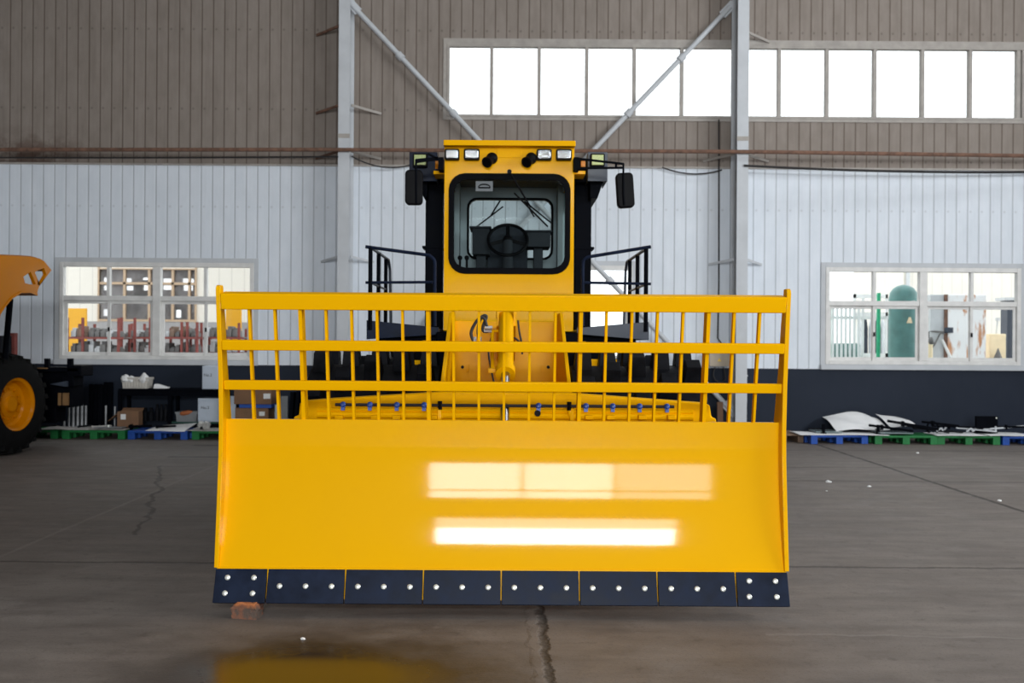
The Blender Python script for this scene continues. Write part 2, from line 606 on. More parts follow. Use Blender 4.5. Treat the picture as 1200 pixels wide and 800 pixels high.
def m_floor():
    t = NT('worn_concrete')
    p = t.pos()
    x, y, z = t.xyz(p)
    big = t.noise(p, 0.5, 6.0, 0.6)
    mid = t.noise(p, 2.6, 7.0, 0.62)
    drag = t.noise(p, 1.6, 6.0, 0.6, sub=(0.7, 3.2, 1))
    fine = t.noise(p, 60.0, 4.0, 0.6)
    c = t.mix(t.remap(big, 0.3, 0.7), (0.135, 0.112, 0.098), (0.205, 0.176, 0.156))
    c = t.mix(t.math('MULTIPLY', t.remap(drag, 0.40, 0.66), 0.6), c, (0.098, 0.081, 0.070))
    c = t.mix(t.math('MULTIPLY', t.remap(mid, 0.48, 0.72), 0.45), c, (0.25, 0.22, 0.195))
    c = t.mix(t.math('MULTIPLY', t.remap(fine, 0.55, 0.70), 0.5), c, (0.07, 0.058, 0.05))
    blot = t.noise(p, 9.0, 6.0, 0.7)
    c = t.mix(t.math('MULTIPLY', t.remap(blot, 0.56, 0.68), 0.5), c, (0.085, 0.07, 0.06))
    c = t.mix(t.math('MULTIPLY', t.remap(blot, 0.40, 0.30), 0.3), c, (0.26, 0.23, 0.21))
    h = t.math('ADD', t.math('MULTIPLY', fine, 0.25), t.math('MULTIPLY', mid, 0.5))
    wob = t.remap(t.noise(p, 5.0, 5.0, 0.7), 0, 1, -1, 1)
    wob2 = t.remap(t.noise(p, 0.8, 3.0, 0.6), 0, 1, -1, 1)

    def joint(coord, at, w, amp, amp2, dark, col, c, h, lo=None, hi=None, along=None, depth=1.0):
        k = t.math('ADD', t.math('SUBTRACT', coord, at), t.math('ADD', t.math('MULTIPLY', wob, amp), t.math('MULTIPLY', wob2, amp2)))
        s = t.remap(t.math('ABSOLUTE', k), w * 0.45, w, 1.0, 0.0)
        if lo is not None:
            s = t.math('MULTIPLY', s, t.math('MULTIPLY', t.math('GREATER_THAN', along, lo), t.math('LESS_THAN', along, hi)))
        c = t.mix(t.math('MULTIPLY', s, dark), c, col)
        h = t.math('SUBTRACT', h, t.math('MULTIPLY', s, depth))
        return c, h
    dk = (0.030, 0.024, 0.020)
    c, h = joint(x, 5.55, 0.045, 0.05, 0.03, 0.85, dk, c, h)
    c, h = joint(x, 0.245, 0.032, 0.07, 0.03, 0.8, dk, c, h, -9, 9.0, y, 1.6)
    c, h = joint(x, 0.20, 0.05, 0.08, 0.03, 0.35, (0.22, 0.19, 0.17), c, h, -9, 9.0, y, -0.7)
    c, h = joint(x, -4.08, 0.03, 0.02, 0.02, 0.35, (0.26, 0.23, 0.21), c, h, depth=-0.2)
    c, h = joint(y, 7.9, 0.035, 0.05, 0.04, 0.6, dk, c, h)
    c, h = joint(y, 6.03, 0.02, 0.05, 0.1, 0.25, (0.30, 0.27, 0.25), c, h, 1.6, 3.6, x, -0.2)
    c, h = joint(y, 16.7, 0.06, 0.04, 0.05, 0.45, dk, c, h, 4.0, 20.0, x)
    c, h = joint(y, 14.3, 0.05, 0.06, 0.2, 0.35, dk, c, h, 4.0, 7.0, x)
    c, h = joint(y, 12.9, 0.06, 0.06, 0.1, 0.5, dk, c, h, 2.0, 7.0, x)
    c, h = joint(y, 16.8, 0.11, 0.01, 0.02, 0.75, dk, c, h, -5.25, -3.0, x)
    c, h = joint(y, 15.1, 0.09, 0.01, 0.02, 0.75, dk, c, h, -5.1, -3.0, x)
    c, h = joint(t.math('SUBTRACT', x, t.math('MULTIPLY', y, -0.30)), -0.6, 0.03, 0.06, 0.25, 0.55, dk, c, h, 9.0, 14.0, y)
    # oil: a wet dark pool with a damp halo
    def ell(cx, cy, rx, ry, amp):
        dx = t.math('DIVIDE', t.math('SUBTRACT', x, cx), rx)
        dy = t.math('DIVIDE', t.math('SUBTRACT', y, cy), ry)
        r = t.math('SQRT', t.math('ADD', t.math('MULTIPLY', dx, dx), t.math('MULTIPLY', dy, dy)))
        return t.math('ADD', r, t.remap(t.noise(p, 2.2, 6.0, 0.65), 0, 1, -amp, amp))
    damp = t.remap(ell(-1.0, 5.25, 0.85, 0.62, 0.75), 0.75, 1.5, 1.0, 0.0)
    wet = t.remap(ell(-1.02, 5.25, 0.62, 0.5, 0.3), 0.70, 1.25, 1.0, 0.0)
    c = t.mix(t.math('MULTIPLY', damp, 0.88), c, (0.034, 0.024, 0.018))
    c = t.mix(wet, c, (0.020, 0.015, 0.012))
    rough = t.remap(mid, 0.3, 0.7, 0.55, 0.78)
    rough = t.mix(damp, rough, (0.45, 0.45, 0.45))
    rough = t.mix(wet, rough, (0.13, 0.13, 0.13))
    t.set(base=c, rough=rough, spec=t.remap(wet, 0, 1, 0.3, 0.26))
    t.bump(t.math('MULTIPLY', h, t.math('SUBTRACT', 1.0, wet)), 0.5, 0.012)
    return t.m


M['lens'] = m_lens()
M['glass'] = m_glass('window_glass', (0.96, 0.97, 0.97), 0.4)
M['cab_glass'] = m_glass('tinted_cab_glass', (0.72, 0.78, 0.78), 0.16, 1.5)
M['rear_glass'] = m_glass('rear_cab_glass', (0.80, 0.86, 0.85), 0.1)
M['rusty_white'] = m_rusty_white()
M['wall'] = m_wall()
M['side_wall'] = m_plain_cladding('hall_side_cladding', (0.20, 0.19, 0.18), (0.16, 0.15, 0.14))
M['ceiling'] = m_plain_cladding('hall_roof_sheet', (0.22, 0.21, 0.20), (0.18, 0.17, 0.16), 0.6)
M['cream_ribbed'] = m_plain_cladding('cream_ribbed_cladding', (0.80, 0.76, 0.68), (0.76, 0.72, 0.64), 0.42)
M['floor'] = m_floor()

# ------------------------------------------------------------------ the hall
def wall_with_holes(a0, a1, z0, z1, holes, y0, y1, axis='y'):
    """slab between depths y0,y1 with rectangular holes (a0,a1,z0,z1)"""
    mb = MB()
    xs = sorted({a0, a1, *[h[0] for h in holes], *[h[1] for h in holes]})
    zs = sorted({z0, z1, *[h[2] for h in holes], *[h[3] for h in holes]})

    def solid(i, j):
        if i < 0 or j < 0 or i >= len(xs) - 1 or j >= len(zs) - 1:
            return False
        cx, cz = (xs[i] + xs[i + 1]) / 2, (zs[j] + zs[j + 1]) / 2
        return not any(h[0] < cx < h[1] and h[2] < cz < h[3] for h in holes)

    def q(pts):
        vs = [(p[0], p[1], p[2]) if axis == 'y' else (p[1], p[0], p[2]) for p in pts]
        mb._add(vs, [(0, 1, 2, 3)])
    for i in range(len(xs) - 1):
        for j in range(len(zs) - 1):
            if not solid(i, j):
                continue
            l, r, b, t = xs[i], xs[i + 1], zs[j], zs[j + 1]
            q([(l, y0, b), (r, y0, b), (r, y0, t), (l, y0, t)])
            q([(r, y1, b), (l, y1, b), (l, y1, t), (r, y1, t)])
            if not solid(i - 1, j): q([(l, y1, b), (l, y0, b), (l, y0, t), (l, y1, t)])
            if not solid(i + 1, j): q([(r, y0, b), (r, y1, b), (r, y1, t), (r, y0, t)])
            if not solid(i, j - 1): q([(l, y0, b), (l, y1, b), (r, y1, b), (r, y0, b)])
            if not solid(i, j + 1): q([(l, y0, t), (r, y0, t), (r, y1, t), (l, y1, t)])
    bmesh.ops.remove_doubles(mb.bm, verts=mb.bm.verts, dist=1e-5)
    return mb


WY = ROOM_Y1
LOW = [(-8.50, -4.79), (-1.27, 2.44), (6.13, 9.86)]          # the low windows, one in each bay
LZ0, LZ1 = 1.40, 3.255
HIGH = [(-1.13, 4.36), (4.50, 9.90)]
HZ0, HZ1 = 6.08, 7.475
holes = [(a, b, LZ0, LZ1) for a, b in LOW] + [(a, b, HZ0, HZ1) for a, b in HIGH]
struct(wall_with_holes(ROOM_X0, ROOM_X1, 0, ROOM_Z, holes, WY, WY + 0.12), 'wall_back', M['wall'], angle=20)
DOOR_HOLES = [(-1.8, 4.9, 1.05, 3.55), (-1.6, 4.1, 5.04, 7.0)]
struct(wall_with_holes(ROOM_X0, ROOM_X1, 0, ROOM_Z, DOOR_HOLES, ROOM_Y0 - 0.12, ROOM_Y0), 'wall_front', M['side_wall'], angle=20)
struct(wall_with_holes(ROOM_Y0, ROOM_Y1, 0, ROOM_Z, [], ROOM_X0 - 0.12, ROOM_X0, 'x'), 'wall_left', M['side_wall'])
struct(wall_with_holes(ROOM_Y0, ROOM_Y1, 0, ROOM_Z, [(-2.0, 10.0, 4.7, 7.7)], ROOM_X1, ROOM_X1 + 0.12, 'x'), 'wall_right', M['side_wall'])
struct(MB().b2(ROOM_X0, ROOM_X1, ROOM_Y0, ROOM_Y1, -0.15, 0.0), 'floor', M['floor'])
struct(MB().b2(ROOM_X0, ROOM_X1, ROOM_Y0, ROOM_Y1, ROOM_Z, ROOM_Z + 0.12), 'ceiling', M['ceiling'])


gate = MB()
for _x in (-1.8, 0.4, 2.55, 4.82):
    gate.b2(_x, _x + 0.08, ROOM_Y0 - 0.03, ROOM_Y0 + 0.03, 1.05, 3.55)
gate.b2(-1.8, 4.9, ROOM_Y0 - 0.03, ROOM_Y0 + 0.03, 2.95, 3.05)
struct(gate, 'door_1', M['side_wall'])


def low_window(n, x0, x1):
    z0, z1 = LZ0, LZ1
    xm = (x0 + x1) / 2
    tz = z1 - 0.66
    f = MB()
    y0, y1 = WY - 0.03, WY + 0.10
    w = 0.075
    for a, b, c, d in ((x0, x0 + w, z0, z1), (x1 - w, x1, z0, z1), (x0 + w, x1 - w, z1 - 0.085, z1), (x0 + w, x1 - w, z0, z0 + 0.075)):
        f.b2(a, b, y0, y1, c, d)
    f.b2(xm - 0.075, xm + 0.075, y0 - 0.005, y1, z0 + 0.075, z1 - 0.085)
    win = struct(f, 'window_%d' % n, M['alu'], bevel=0.008)
    t = MB()                                                 # flat cover strip round the opening
    for a, b, c, d in ((x0 - 0.09, x0, z0 - 0.085, z1 + 0.09), (x1, x1 + 0.09, z0 - 0.085, z1 + 0.09), (x0, x1, z1, z1 + 0.09), (x0, x1, z0 - 0.085, z0)):
        t.b2(a, b, WY - 0.02, WY - 0.001, c, d)
    t.build('cover_strip', M['white_steel'], win, bevel=0.004)
    for a, b in ((x0 + w, xm - 0.075), (xm + 0.075, x1 - w)):
        s = MB()
        m = (a + b) / 2
        s.b2(a, b, y0 + 0.01, y1 - 0.02, tz - 0.075, tz + 0.02)         # transom
        s.b2(m - 0.03, m + 0.03, y0 + 0.012, y1 - 0.02, tz + 0.02, z1 - 0.085)
        s.build('transom', M['alu'], win, bevel=0.005)
        for k, (c, d, yy) in enumerate(((a, m + 0.02, 0.03), (m - 0.02, b, 0.0))):
            g = MB()
            e = 0.055
            yb = WY + 0.015 + yy
            g.b2(c, c + e, yb, yb + 0.03, z0 + 0.075, tz - 0.075)
            g.b2(d - e, d, yb, yb + 0.03, z0 + 0.075, tz - 0.075)
            g.b2(c + e, d - e, yb, yb + 0.03, z0 + 0.075, z0 + 0.14)
            g.b2(c + e, d - e, yb, yb + 0.03, tz - 0.13, tz - 0.075)
            sash = g.build('sliding_sash', M['alu'], win, bevel=0.004)
            if k == 1:
                MB().b2(c + 0.012, c + 0.042, yb - 0.02, yb, (z0 + tz) / 2 - 0.06, (z0 + tz) / 2 + 0.02).build('latch', M['plastic'], sash)
    MB().b2(x0 + 0.02, x1 - 0.02, WY + 0.07, WY + 0.075, z0 + 0.02, z1 - 0.02).build('glass', M['glass'], win)
    MB().b2(x0 - 0.09, x1 + 0.09, WY - 0.06, WY + 0.02, z0 - 0.10, z0 - 0.005).build('window_sill', M['white_steel'], win, bevel=0.006)


def high_window(n, x0, x1, count, pitch, first):
    f = MB()
    z0, z1 = HZ0, HZ1
    y0, y1 = WY - 0.03, WY + 0.09
    f.b2(x0, x1, y0, y1, z0, z0 + 0.045)
    f.b2(x0, x1, y0, y1, z1 - 0.06, z1)
    f.b2(x0, x0 + 0.05, y0, y1, z0 + 0.045, z1 - 0.06)
    f.b2(x1 - 0.05, x1, y0, y1, z0 + 0.045, z1 - 0.06)
    win = struct(f, 'window_%d' % n, M['alu_dirty'], bevel=0.006)
    t = MB()
    for a, b, c, d in ((x0 - 0.07, x0, z0 - 0.06, z1 + 0.10), (x1, x1 + 0.05, z0 - 0.06, z1 + 0.10), (x0, x1, z1, z1 + 0.10), (x0, x1, z0 - 0.06, z0)):
        t.b2(a, b, WY - 0.02, WY - 0.001, c, d)
    t.build('cover_strip', M['alu_dirty'], win)
    x = first
    while x < x1 - 0.1:
        MB().b2(x - 0.033, x + 0.033, y0 + 0.005, y1, z0 + 0.045, z1 - 0.06).build('mullion', M['alu_dirty'], win, bevel=0.004)
        x += pitch
    MB().b2(x0 + 0.02, x1 - 0.02, WY + 0.05, WY + 0.055, z0 + 0.02, z1 - 0.02).build('glass', M['glass'], win)


for _i, (_a, _b) in enumerate(LOW):
    low_window(_i + 1, _a, _b)
high_window(4, *HIGH[0], 6, 0.909, P(576, 95, WY).x)
high_window(5, *HIGH[1], 6, 0.913, P(913, 95, WY).x)


def column(name, x):
    """H-section steel column, flanges parallel to the wall"""
    yf, yb = 18.42, 18.94
    c = MB()
    c.b2(x - 0.105, x + 0.105, yf, yf + 0.016, 0, ROOM_Z)
    c.b2(x - 0.105, x + 0.105, yb - 0.016, yb, 0, ROOM_Z)
    c.b2(x - 0.006, x + 0.006, yf + 0.016, yb - 0.016, 0, ROOM_Z)
    c.b2(x - 0.22, x + 0.22, yf - 0.08, yb + 0.04, 0.0, 0.03)
    col = struct(c, name, M['white_steel'])
    s = MB()
    s.b2(x - 0.11, x + 0.11, yf - 0.006, yf, 5.54, 5.62)
    s.build('joint_band', M['alu_dirty'], col)
    return col


COLX = [-10.4, -3.0, 4.395, 11.8]
cols = [column('column_%d' % (i + 1), x) for i, x in enumerate(COLX)]
# short rusty angle brackets that the columns hold the cladding rails with
for ci, z, side in ((1, 7.65, -1), (1, 6.16, -1), (1, 6.16, 1), (1, 5.30, -1), (1, 5.30, 1), (2, 7.58, 1), (2, 5.30, -1), (2, 5.30, 1), (1, 3.33, -1), (1, 3.33, 1), (2, 3.33, -1), (2, 3.33, 1)):
    x = COLX[ci]
    b = MB()
    tip = 0.62 if z > 4 else 0.5
    b.bar((x + side * 0.11, 18.60, z + 0.03), (x + side * tip, 18.97, z - 0.04), 0.045, 0.03)
    b.build('cladding_bracket', M['rust'] if z > 4 and ci == 1 and side < 0 else (M['white_steel'] if z < 4 else M['alu_dirty']), cols[ci])

# diagonal bracing between the two middle columns
BY = 18.80
for nm, lab, a, b, dy in (('bracing_rod', 'pale diagonal brace running from top of left column down behind the cab', P(411, 4, BY), P(858, 482, BY), 0.0),
                          ('bracing_rod', 'pale diagonal brace running from top of right column down across high window', P(857, 6, BY), P(414, 470, BY), 0.09)):
    r = thing(nm, (a.x, a.y + dy, b.z), lab, 'brace')
    a = Vector((a.x, a.y + dy, a.z)); b = Vector((b.x, b.y + dy, b.z))
    MB().tube([a, b], 0.048, 12).build('tube', M['white_steel'], r)
    d = (b - a)
    for k in (0.13, 0.27, 0.42, 0.68):
        MB().tube([a + d * (k - 0.006), a + d * (k + 0.006)], 0.072, 12).build('collar', M['white_steel'], r)
    for e, s in ((a, 1), (b, -1)):
        MB().bar(e - d.normalized() * 0.10 * s, e + d.normalized() * 0.22 * s, 0.16, 0.014).build('gusset_plate', M['white_steel'], r)

struct(MB().b2(ROOM_X0, ROOM_X1, WY - 0.035, WY - 0.001, 5.115, 5.15), 'shadow_trim_1', M['alu_dirty'])  # added lip, put in to cast the shadow line below the cladding seam
# rusty pipe along the wall and the cables under it
py_ = 18.72
pz_ = P(200, 178.5, py_).z
pp = MB()
pp.tube([(-13.9, py_, pz_), (-3.2, 18.35, pz_)], 0.036, 10)
pp.tube([(-3.2, 18.35, pz_), (4.6, 18.33, pz_ + 0.01)], 0.036, 10)
pp.tube([(4.6, 18.33, pz_ + 0.01), (15.3, py_, pz_)], 0.036, 10)
solo(pp, 'wall_pipe', M['rust'], 'rusty brown pipe running along the whole back wall above the white paint', 'pipe')


def sag(a, b, s, n=14):
    a, b = Vector(a), Vector(b)
    return [a.lerp(b, i / n) - Vector((0, 0, s * 4 * (i / n) * (1 - i / n))) for i in range(n + 1)]


solo(MB().tube(sag((-13.8, 18.9, 5.23), (-3.1, 18.4, 5.19), 0.03), 0.017, 6), 'wall_cable', M['cable'], 'thin dark cable along the seam left of the left column', 'cable')
solo(MB().tube(sag(P(776, 196, 18.9), P(846, 199, 18.9), 0.10), 0.014, 6), 'wall_cable', M['cable'], 'short sagging cable on the white wall just left of the right column', 'cable')
solo(MB().tube(sag(P(872, 194, 18.4), P(1300, 200, 18.85), 0.07), 0.024, 6), 'wall_cable', M['cable'], 'thick dark cable hanging from right column towards the right edge', 'cable')
solo(MB().tube(sag(P(412, 183, 18.5), P(482, 193, 18.9), 0.12), 0.014, 6), 'wall_cable', M['cable'], 'drooping thin cable just right of the left column', 'cable')
solo(MB().tube([P(842.5, 140, 18.96), P(842.5, 330, 18.96), P(841, 396, 18.96), P(846, 403, 18.93), P(846, 412, 18.9)], 0.013, 6), 'drop_cable', M['cable'], 'black cable dropping down the wall into the beige switch box', 'cable')
dp = MB()
dp.tube([P(872, 320, 18.84), P(872, 470, 18.84), P(871, 484, 18.80), P(870.5, 492, 18.72)], 0.055, 10)
for _z in (335, 440):
    p = P(872, _z, 18.84)
    dp.box(p + Vector((0.01, 0.08, 0)), (0.12, 0.16, 0.03))
solo(dp, 'drain_pipe', M['white_steel'], 'white drain pipe beside right column, bending at its foot', 'pipe')
eb0, eb1 = P(831.5, 413, 18.75), P(855, 429, 18.75)
ebx = thing('switch_box', ((eb0.x + eb1.x) / 2, 18.8, eb1.z), 'beige electrical switch box on the left side of right column', 'box')
rounded_box(MB(), ((eb0.x + eb1.x) / 2, 18.82, (eb0.z + eb1.z) / 2), (eb1.x - eb0.x, 0.16, eb0.z - eb1.z), 0.015).build('enclosure', M['beige_box'], ebx)
p = P(843, 421.5, 18.735)
MB().prism([(p.x - 0.035, p.z - 0.03), (p.x + 0.035, p.z - 0.03), (p.x, p.z + 0.035)], 'y', 18.733, 18.74).build('warning_sticker', M['yellow_mark'], ebx)
MB().tube(spline([P(838, 430, 18.8), P(836, 440, 18.72), P(842, 448, 18.7), P(850, 444, 18.74), P(848, 430, 18.8)], 5), 0.012, 6).build('cable_loop', M['cable'], ebx)

# ------------------------------------------------------------------ the refuse compactor
XO = -0.008
rig = thing('landfill_compactor', (0, 9.5, 0), 'yellow wheeled landfill compactor with wide front blade and black toothed drums, filling the middle', 'compactor')

# --- blade
mold, _y = [], 6.447
for _k in range(65):
    _z = 0.285 + (1.246 - 0.285) * _k / 64
    mold.append((_y, _z))
    _y += math.tan(math.radians(25.0) * (1.10 - _z)) * (1.246 - 0.285) / 64
back = [(y + 0.035, z) for y, z in mold]
blade = MB().prism(mold + back[::-1], 'x', XO - 1.832, XO + 1.832).build('blade', M['blade_yellow'], rig, angle=25)
lip = MB()
lip.prism([(6.436, 0.268), (6.447, 0.298), (6.53, 0.30), (6.44, 0.105), (6.402, 0.105), (6.43, 0.2)], 'x', XO - 1.845, XO + 1.845)
lip.build('lower_lip', M['yellow_dull'], blade)
front = [(6.43, 0.295), (6.455, 0.5), (6.485, 0.75), (6.51, 1.0), (6.518, 1.2), (6.50, 1.5), (6.462, 1.8), (6.425, 2.09), (6.43, 2.115), (6.45, 2.125)]
rear = [(6.50, 2.125), (6.56, 1.9), (6.62, 1.6), (6.72, 1.25), (6.74, 0.8), (6.66, 0.5), (6.55, 0.295)]
for s in (-1, 1):
    MB().prism(front + rear, 'x', XO + s * 1.832, XO + s * 1.861).build('side_plate', M['blade_yellow'], blade, bevel=0.004)
ti = math.atan2(0.15, 0.75)
RT = Matrix.Rotation(ti, 3, 'X')
for yf, z0, z1, d in ((6.43, 1.975, 2.078, 0.10), (6.465, 1.703, 1.77, 0.03), (6.52, 1.443, 1.506, 0.03)):
    zc = (z0 + z1) / 2
    MB().box((XO, yf + d / 2, zc), (3.664, d, (z1 - z0) * 1.02), rot=RT).build('grille_rail', M['yellow'], blade, bevel=0.008)
for i in range(21):
    x = (i - 10) * 0.1664
    wide = i in (2, 7, 13, 18)
    w, dep = (0.024, 0.105) if wide else (0.0165, 0.045)
    def fy(z): return 6.605 - (z - 1.246) * 0.2 + 0.004
    z0, z1 = 1.235, 2.0
    MB().prism([(fy(z0), z0), (fy(z1), z1), (fy(z1) + dep, z1), (fy(z0) + dep, z0)], 'x', x - w / 2, x + w / 2).build('grille_bar', M['yellow'], blade)
# cutting edges with their bolts
ce_t, ce_b = Vector((0, 6.432, 0.290)), Vector((0, 6.357, 0.088))
ndir = Vector((0, -(ce_t - ce_b).z, (ce_t - ce_b).y)).normalized()
seams = [-1.852, -1.512] + [-1.512 + 0.5035 * k for k in range(1, 6)] + [1.512, 1.852]
seams = [s + XO for s in seams]


def on_edge(x, t):
    p = ce_b.lerp(ce_t, t)
    return Vector((x, p.y, p.z))


for i in range(8):
    a, b = seams[i] + 0.004, seams[i + 1] - 0.004
    th = ndir * -0.032
    L0 = [on_edge(a, 0), on_edge(b, 0), on_edge(b, 1), on_edge(a, 1)]
    seg = MB().loft([[p for p in L0], [p + th for p in L0]]).build('cutting_edge', M['navy'], rig, bevel=0.003)
    if i in (0, 7):
        pts = [(-0.25, 0.74), (0.25, 0.74), (-0.27, 0.28), (0.25, 0.28)]
        pts = [((a + b) / 2 + (k * 0.34), t) for k, t in pts]
    else:
        pts = [((a + b) / 2 + k * 0.1675, 0.5) for k in (-1, 0, 1)]
    for x, t in pts:
        p = on_edge(x, t)
        MB().lathe(p - ndir * 0.01, p + ndir * 0.008, [(0, 0.0175), (0.7, 0.0175), (0.9, 0.014), (1.0, 0.009)], 14).build('bolt', M['zinc'], seg)
# tapered beam along the back of the blade
bb = MB()
BYF = 7.06
top = [PXZ(a, b, BYF) for a, b in ((344, 500), (344, 488), (350, 486.5), (351, 473), (354, 470), (386, 467.3), (499, 460.5), (520, 459), (664, 460.3), (670, 460.8), (826.5, 472.5), (832, 474.5), (834, 488.5), (839.5, 490.5), (839.5, 500), (700, 560), (480, 560))]
lo0 = [(x, BYF, z) for x, z in top]
lo1 = [(x, BYF + 0.16, z) for x, z in top]
beam = bb.loft([lo0, lo1]).build('back_beam', M['yellow'], rig, bevel=0.012)
for pyy, r in ((481, 0.016), (487, 0.026)):
    MB().tube([P(372, pyy - 1.5, BYF), P(812, pyy + 1.5, BYF)], r, 10).build('stiffener', M['yellow'], beam)
for px in (398, 440, 465, 508, 690, 715, 752, 786):
    p = P(px, 488.5, BYF - 0.03)
    MB().box(p, (0.055, 0.09, 0.03)).build('bracket', M['yellow'], beam, bevel=0.004)
ha, hb = P(393, 474, BYF - 0.03), P(790, 476.5, BYF - 0.03)
hose = MB().tube([ha, hb], 0.0115, 10).build('spray_hose', M['cable'], rig)
for px in (402, 433.5, 465, 497, 631, 686.5, 718, 749.5, 781.5):
    p = ha.lerp(hb, (px - 393) / 397)
    c = MB().sphere(p, 0.023, 12)
    c.box(p - Vector((0, 0, 0.024)), (0.026, 0.026, 0.03))
    c.cyl(p + Vector((0, -0.01, 0.0)), p + Vector((0, -0.027, 0.0)), 0.008, seg=8)
    c.build('hose_clamp', M['blue_clamp'], hose)
for px in (515.5, 667):
    p = ha.lerp(hb, (px - 393) / 397)
    MB().cyl(p - Vector((0, 0, 0.03)), p + Vector((0, 0, 0.03)), 0.016, seg=10).build('hose_fitting', M['plastic'], hose)
    MB().tube(spline([p - Vector((0, 0, 0.03)), p + Vector((0.004, 0, -0.06)), p + Vector((0.02, 0.0, -0.09))], 4), 0.012, 8).build('hose_elbow', M['yellow'], hose)
p = P(630, 484, BYF - 0.04)
MB().cyl(p + Vector((0, 0.06, 0)), p - Vector((0, 0.015, 0)), 0.022, seg=14).build('drain_port', M['plastic'], beam)

# --- nose frame with lift cylinder
nose = MB().b2(-0.47, 0.53, 8.86, 8.92, 0.8, P(590, 376, 8.9).z).build('nose_frame', M['yellow_dull'], rig, bevel=0.01)
for s, xx in ((-1, -0.455), (1, 0.48)):
    MB().prism([(8.9, 2.02), (8.40, 2.02), (8.33, 1.98), (7.02, 1.30), (7.0, 0.9), (8.9, 0.9)], 'x', xx - 0.014, xx + 0.014).build('nose_cheek', M['yellow'], nose, bevel=0.004)
MB().b2(-0.45, 0.48, 7.2, 8.9, 0.80, 0.95).build('nose_floor', M['yellow_dull'], nose)
for px in (542, 642.5):
    p = P(px, 430, 8.85)
    MB().cyl(p + Vector((0, 0.03, 0)), p - Vector((0, 0.004, 0)), 0.014, seg=12).build('bolt_hole', M['plastic'], nose)
for px in (548.5, 635):
    p = P(px, 431, 8.84)
    MB().box(p, (0.014, 0.05, 0.06)).build('lifting_lug', M['yellow'], nose)
A, B = Vector((P(593.3, 372, 8.15).x, 8.15, 1.99)), Vector((P(591.3, 505, 6.84).x, 6.84, P(592, 505, 6.84).z))
dv = (B - A)
lift = MB()
lift.lathe(A, A + dv * 0.56, [(0, 0.05), (0.03, 0.06), (0.9, 0.06), (0.91, 0.074), (1.0, 0.074)], 28)
lift = lift.build('lift_cylinder', M['yellow'], rig)
MB().cyl(A + dv * 0.55, B, 0.034, seg=20).build('piston_rod', M['chrome'], lift)
cl = MB()
for s in (-1, 1):
    x = A.x + s * 0.068
    cl.prism([(8.05, 1.90), (8.06, 2.03), (8.2, 2.05), (8.86, 1.9), (8.86, 1.6)], 'x', x - 0.011, x + 0.011)
cl.cyl(A + Vector((-0.085, 0, 0.0)), A + Vector((0.085, 0, 0.0)), 0.028, seg=16)
cl.build('clevis', M['yellow'], lift, bevel=0.003)
fo = MB()
for s in (-1, 1):
    x = B.x + s * 0.06
    fo.prism([(6.60, 0.85), (6.62, 1.2), (6.86, 1.2), (6.92, 1.05), (6.86, 0.9)], 'x', x - 0.012, x + 0.012)
fo.build('blade_lug', M['yellow'], lift)
pa, pb = P(577, 388, 7.95), P(577, 434, 7.65)
MB().tube([pa + Vector((0.06, 0.05, 0)), pa, pb], 0.014, 10).build('oil_pipe', M['yellow'], lift)
blk = MB().box(pb, (0.065, 0.06, 0.035))
blk.bar(pb, pb + Vector((0.08, 0, 0)), 0.02, 0.02)
blk.build('pipe_block', M['yellow'], lift, bevel=0.004)
for k, (pts, r) in enumerate((([(556, 402), (552, 391), (556, 380), (563, 372), (568, 374), (571, 383), (577, 384)], 0.013),
                              ([(562, 402), (560, 388), (562, 376), (566, 370), (570, 371), (566, 382), (567, 388), (576, 387.5)], 0.013))):
    q = [P(a, b, 7.9) + Vector((0, 0.03 * k, 0)) for a, b in pts]
    h = MB().tube(spline(q, 6), r, 10).build('hydraulic_hose', M['cable'], lift)
    for e, d in ((q[0], Vector((0, 0, 0.05))), (q[-1], Vector((-0.06, 0, 0)))):
        MB().tube([e, e + d * 0.5, e + d], 0.0165, 10).build('hose_ferrule', M['braid'], h)
MB().tube(spline([P(577, 392, 8.1), P(572.5, 412, 8.0), P(577, 440, 7.9), P(580.5, 458, 7.6), P(580, 490, 7.2)], 6), 0.008, 8).build('electric_cable', M['cable'], nose)
MB().tube(spline([P(607, 375, 8.3), P(608.5, 388, 8.3), P(611, 402, 8.3), P(612, 415, 8.3)], 6), 0.0085, 8).build('electric_cable', M['cable'], nose)
MB().tube(spline([P(601, 394, 8.3), P(606, 398, 8.3), P(611, 403, 8.3)], 6), 0.0085, 8).build('electric_cable', M['cable'], nose)

# --- cab
CXC = 0.038
CF, CB = 9.87, 11.35
cz0, cz1 = P(596, 388, CF).z, P(596, 172, CF).z
hw = 0.645
ox, oz = CXC, 2.94
wo = (CXC + 0.004, 2.945, 1.205, 0.995)           # seal outline centre and size
ang = ring_angles(ox, oz, [(CXC, (cz0 + cz1) / 2, 2 * hw, cz1 - cz0)], 96)
outer = rr_points(ox, oz, ang, CXC, (cz0 + cz1) / 2, 2 * hw, cz1 - cz0, 0.004)
inner = rr_points(ox, oz, ang, *wo, 0.16)
cabm = MB().ring(outer, inner, CF, CF + 0.05)
cab = cabm.build('cab', M['yellow'], rig, bevel=0.006, angle=30)
seal_in = rr_points(ox, oz, ang, wo[0], wo[1], wo[2] - 0.10, wo[3] - 0.12, 0.125)
MB().ring(rr_points(ox, oz, ang, wo[0], wo[1], wo[2] + 0.004, wo[3] + 0.004, 0.165), seal_in, CF - 0.014, CF + 0.06).build('windshield_seal', M['seal'], cab, bevel=0.005)
g = MB()
g._add([(x, CF + 0.045 + (z - wo[1]) * 0.09, z) for x, z in rr_points(ox, oz, ang, wo[0], wo[1], wo[2] - 0.09, wo[3] - 0.11, 0.13)], [tuple(range(len(ang)))])
gl = g.build('windshield', M['cab_glass'], cab)
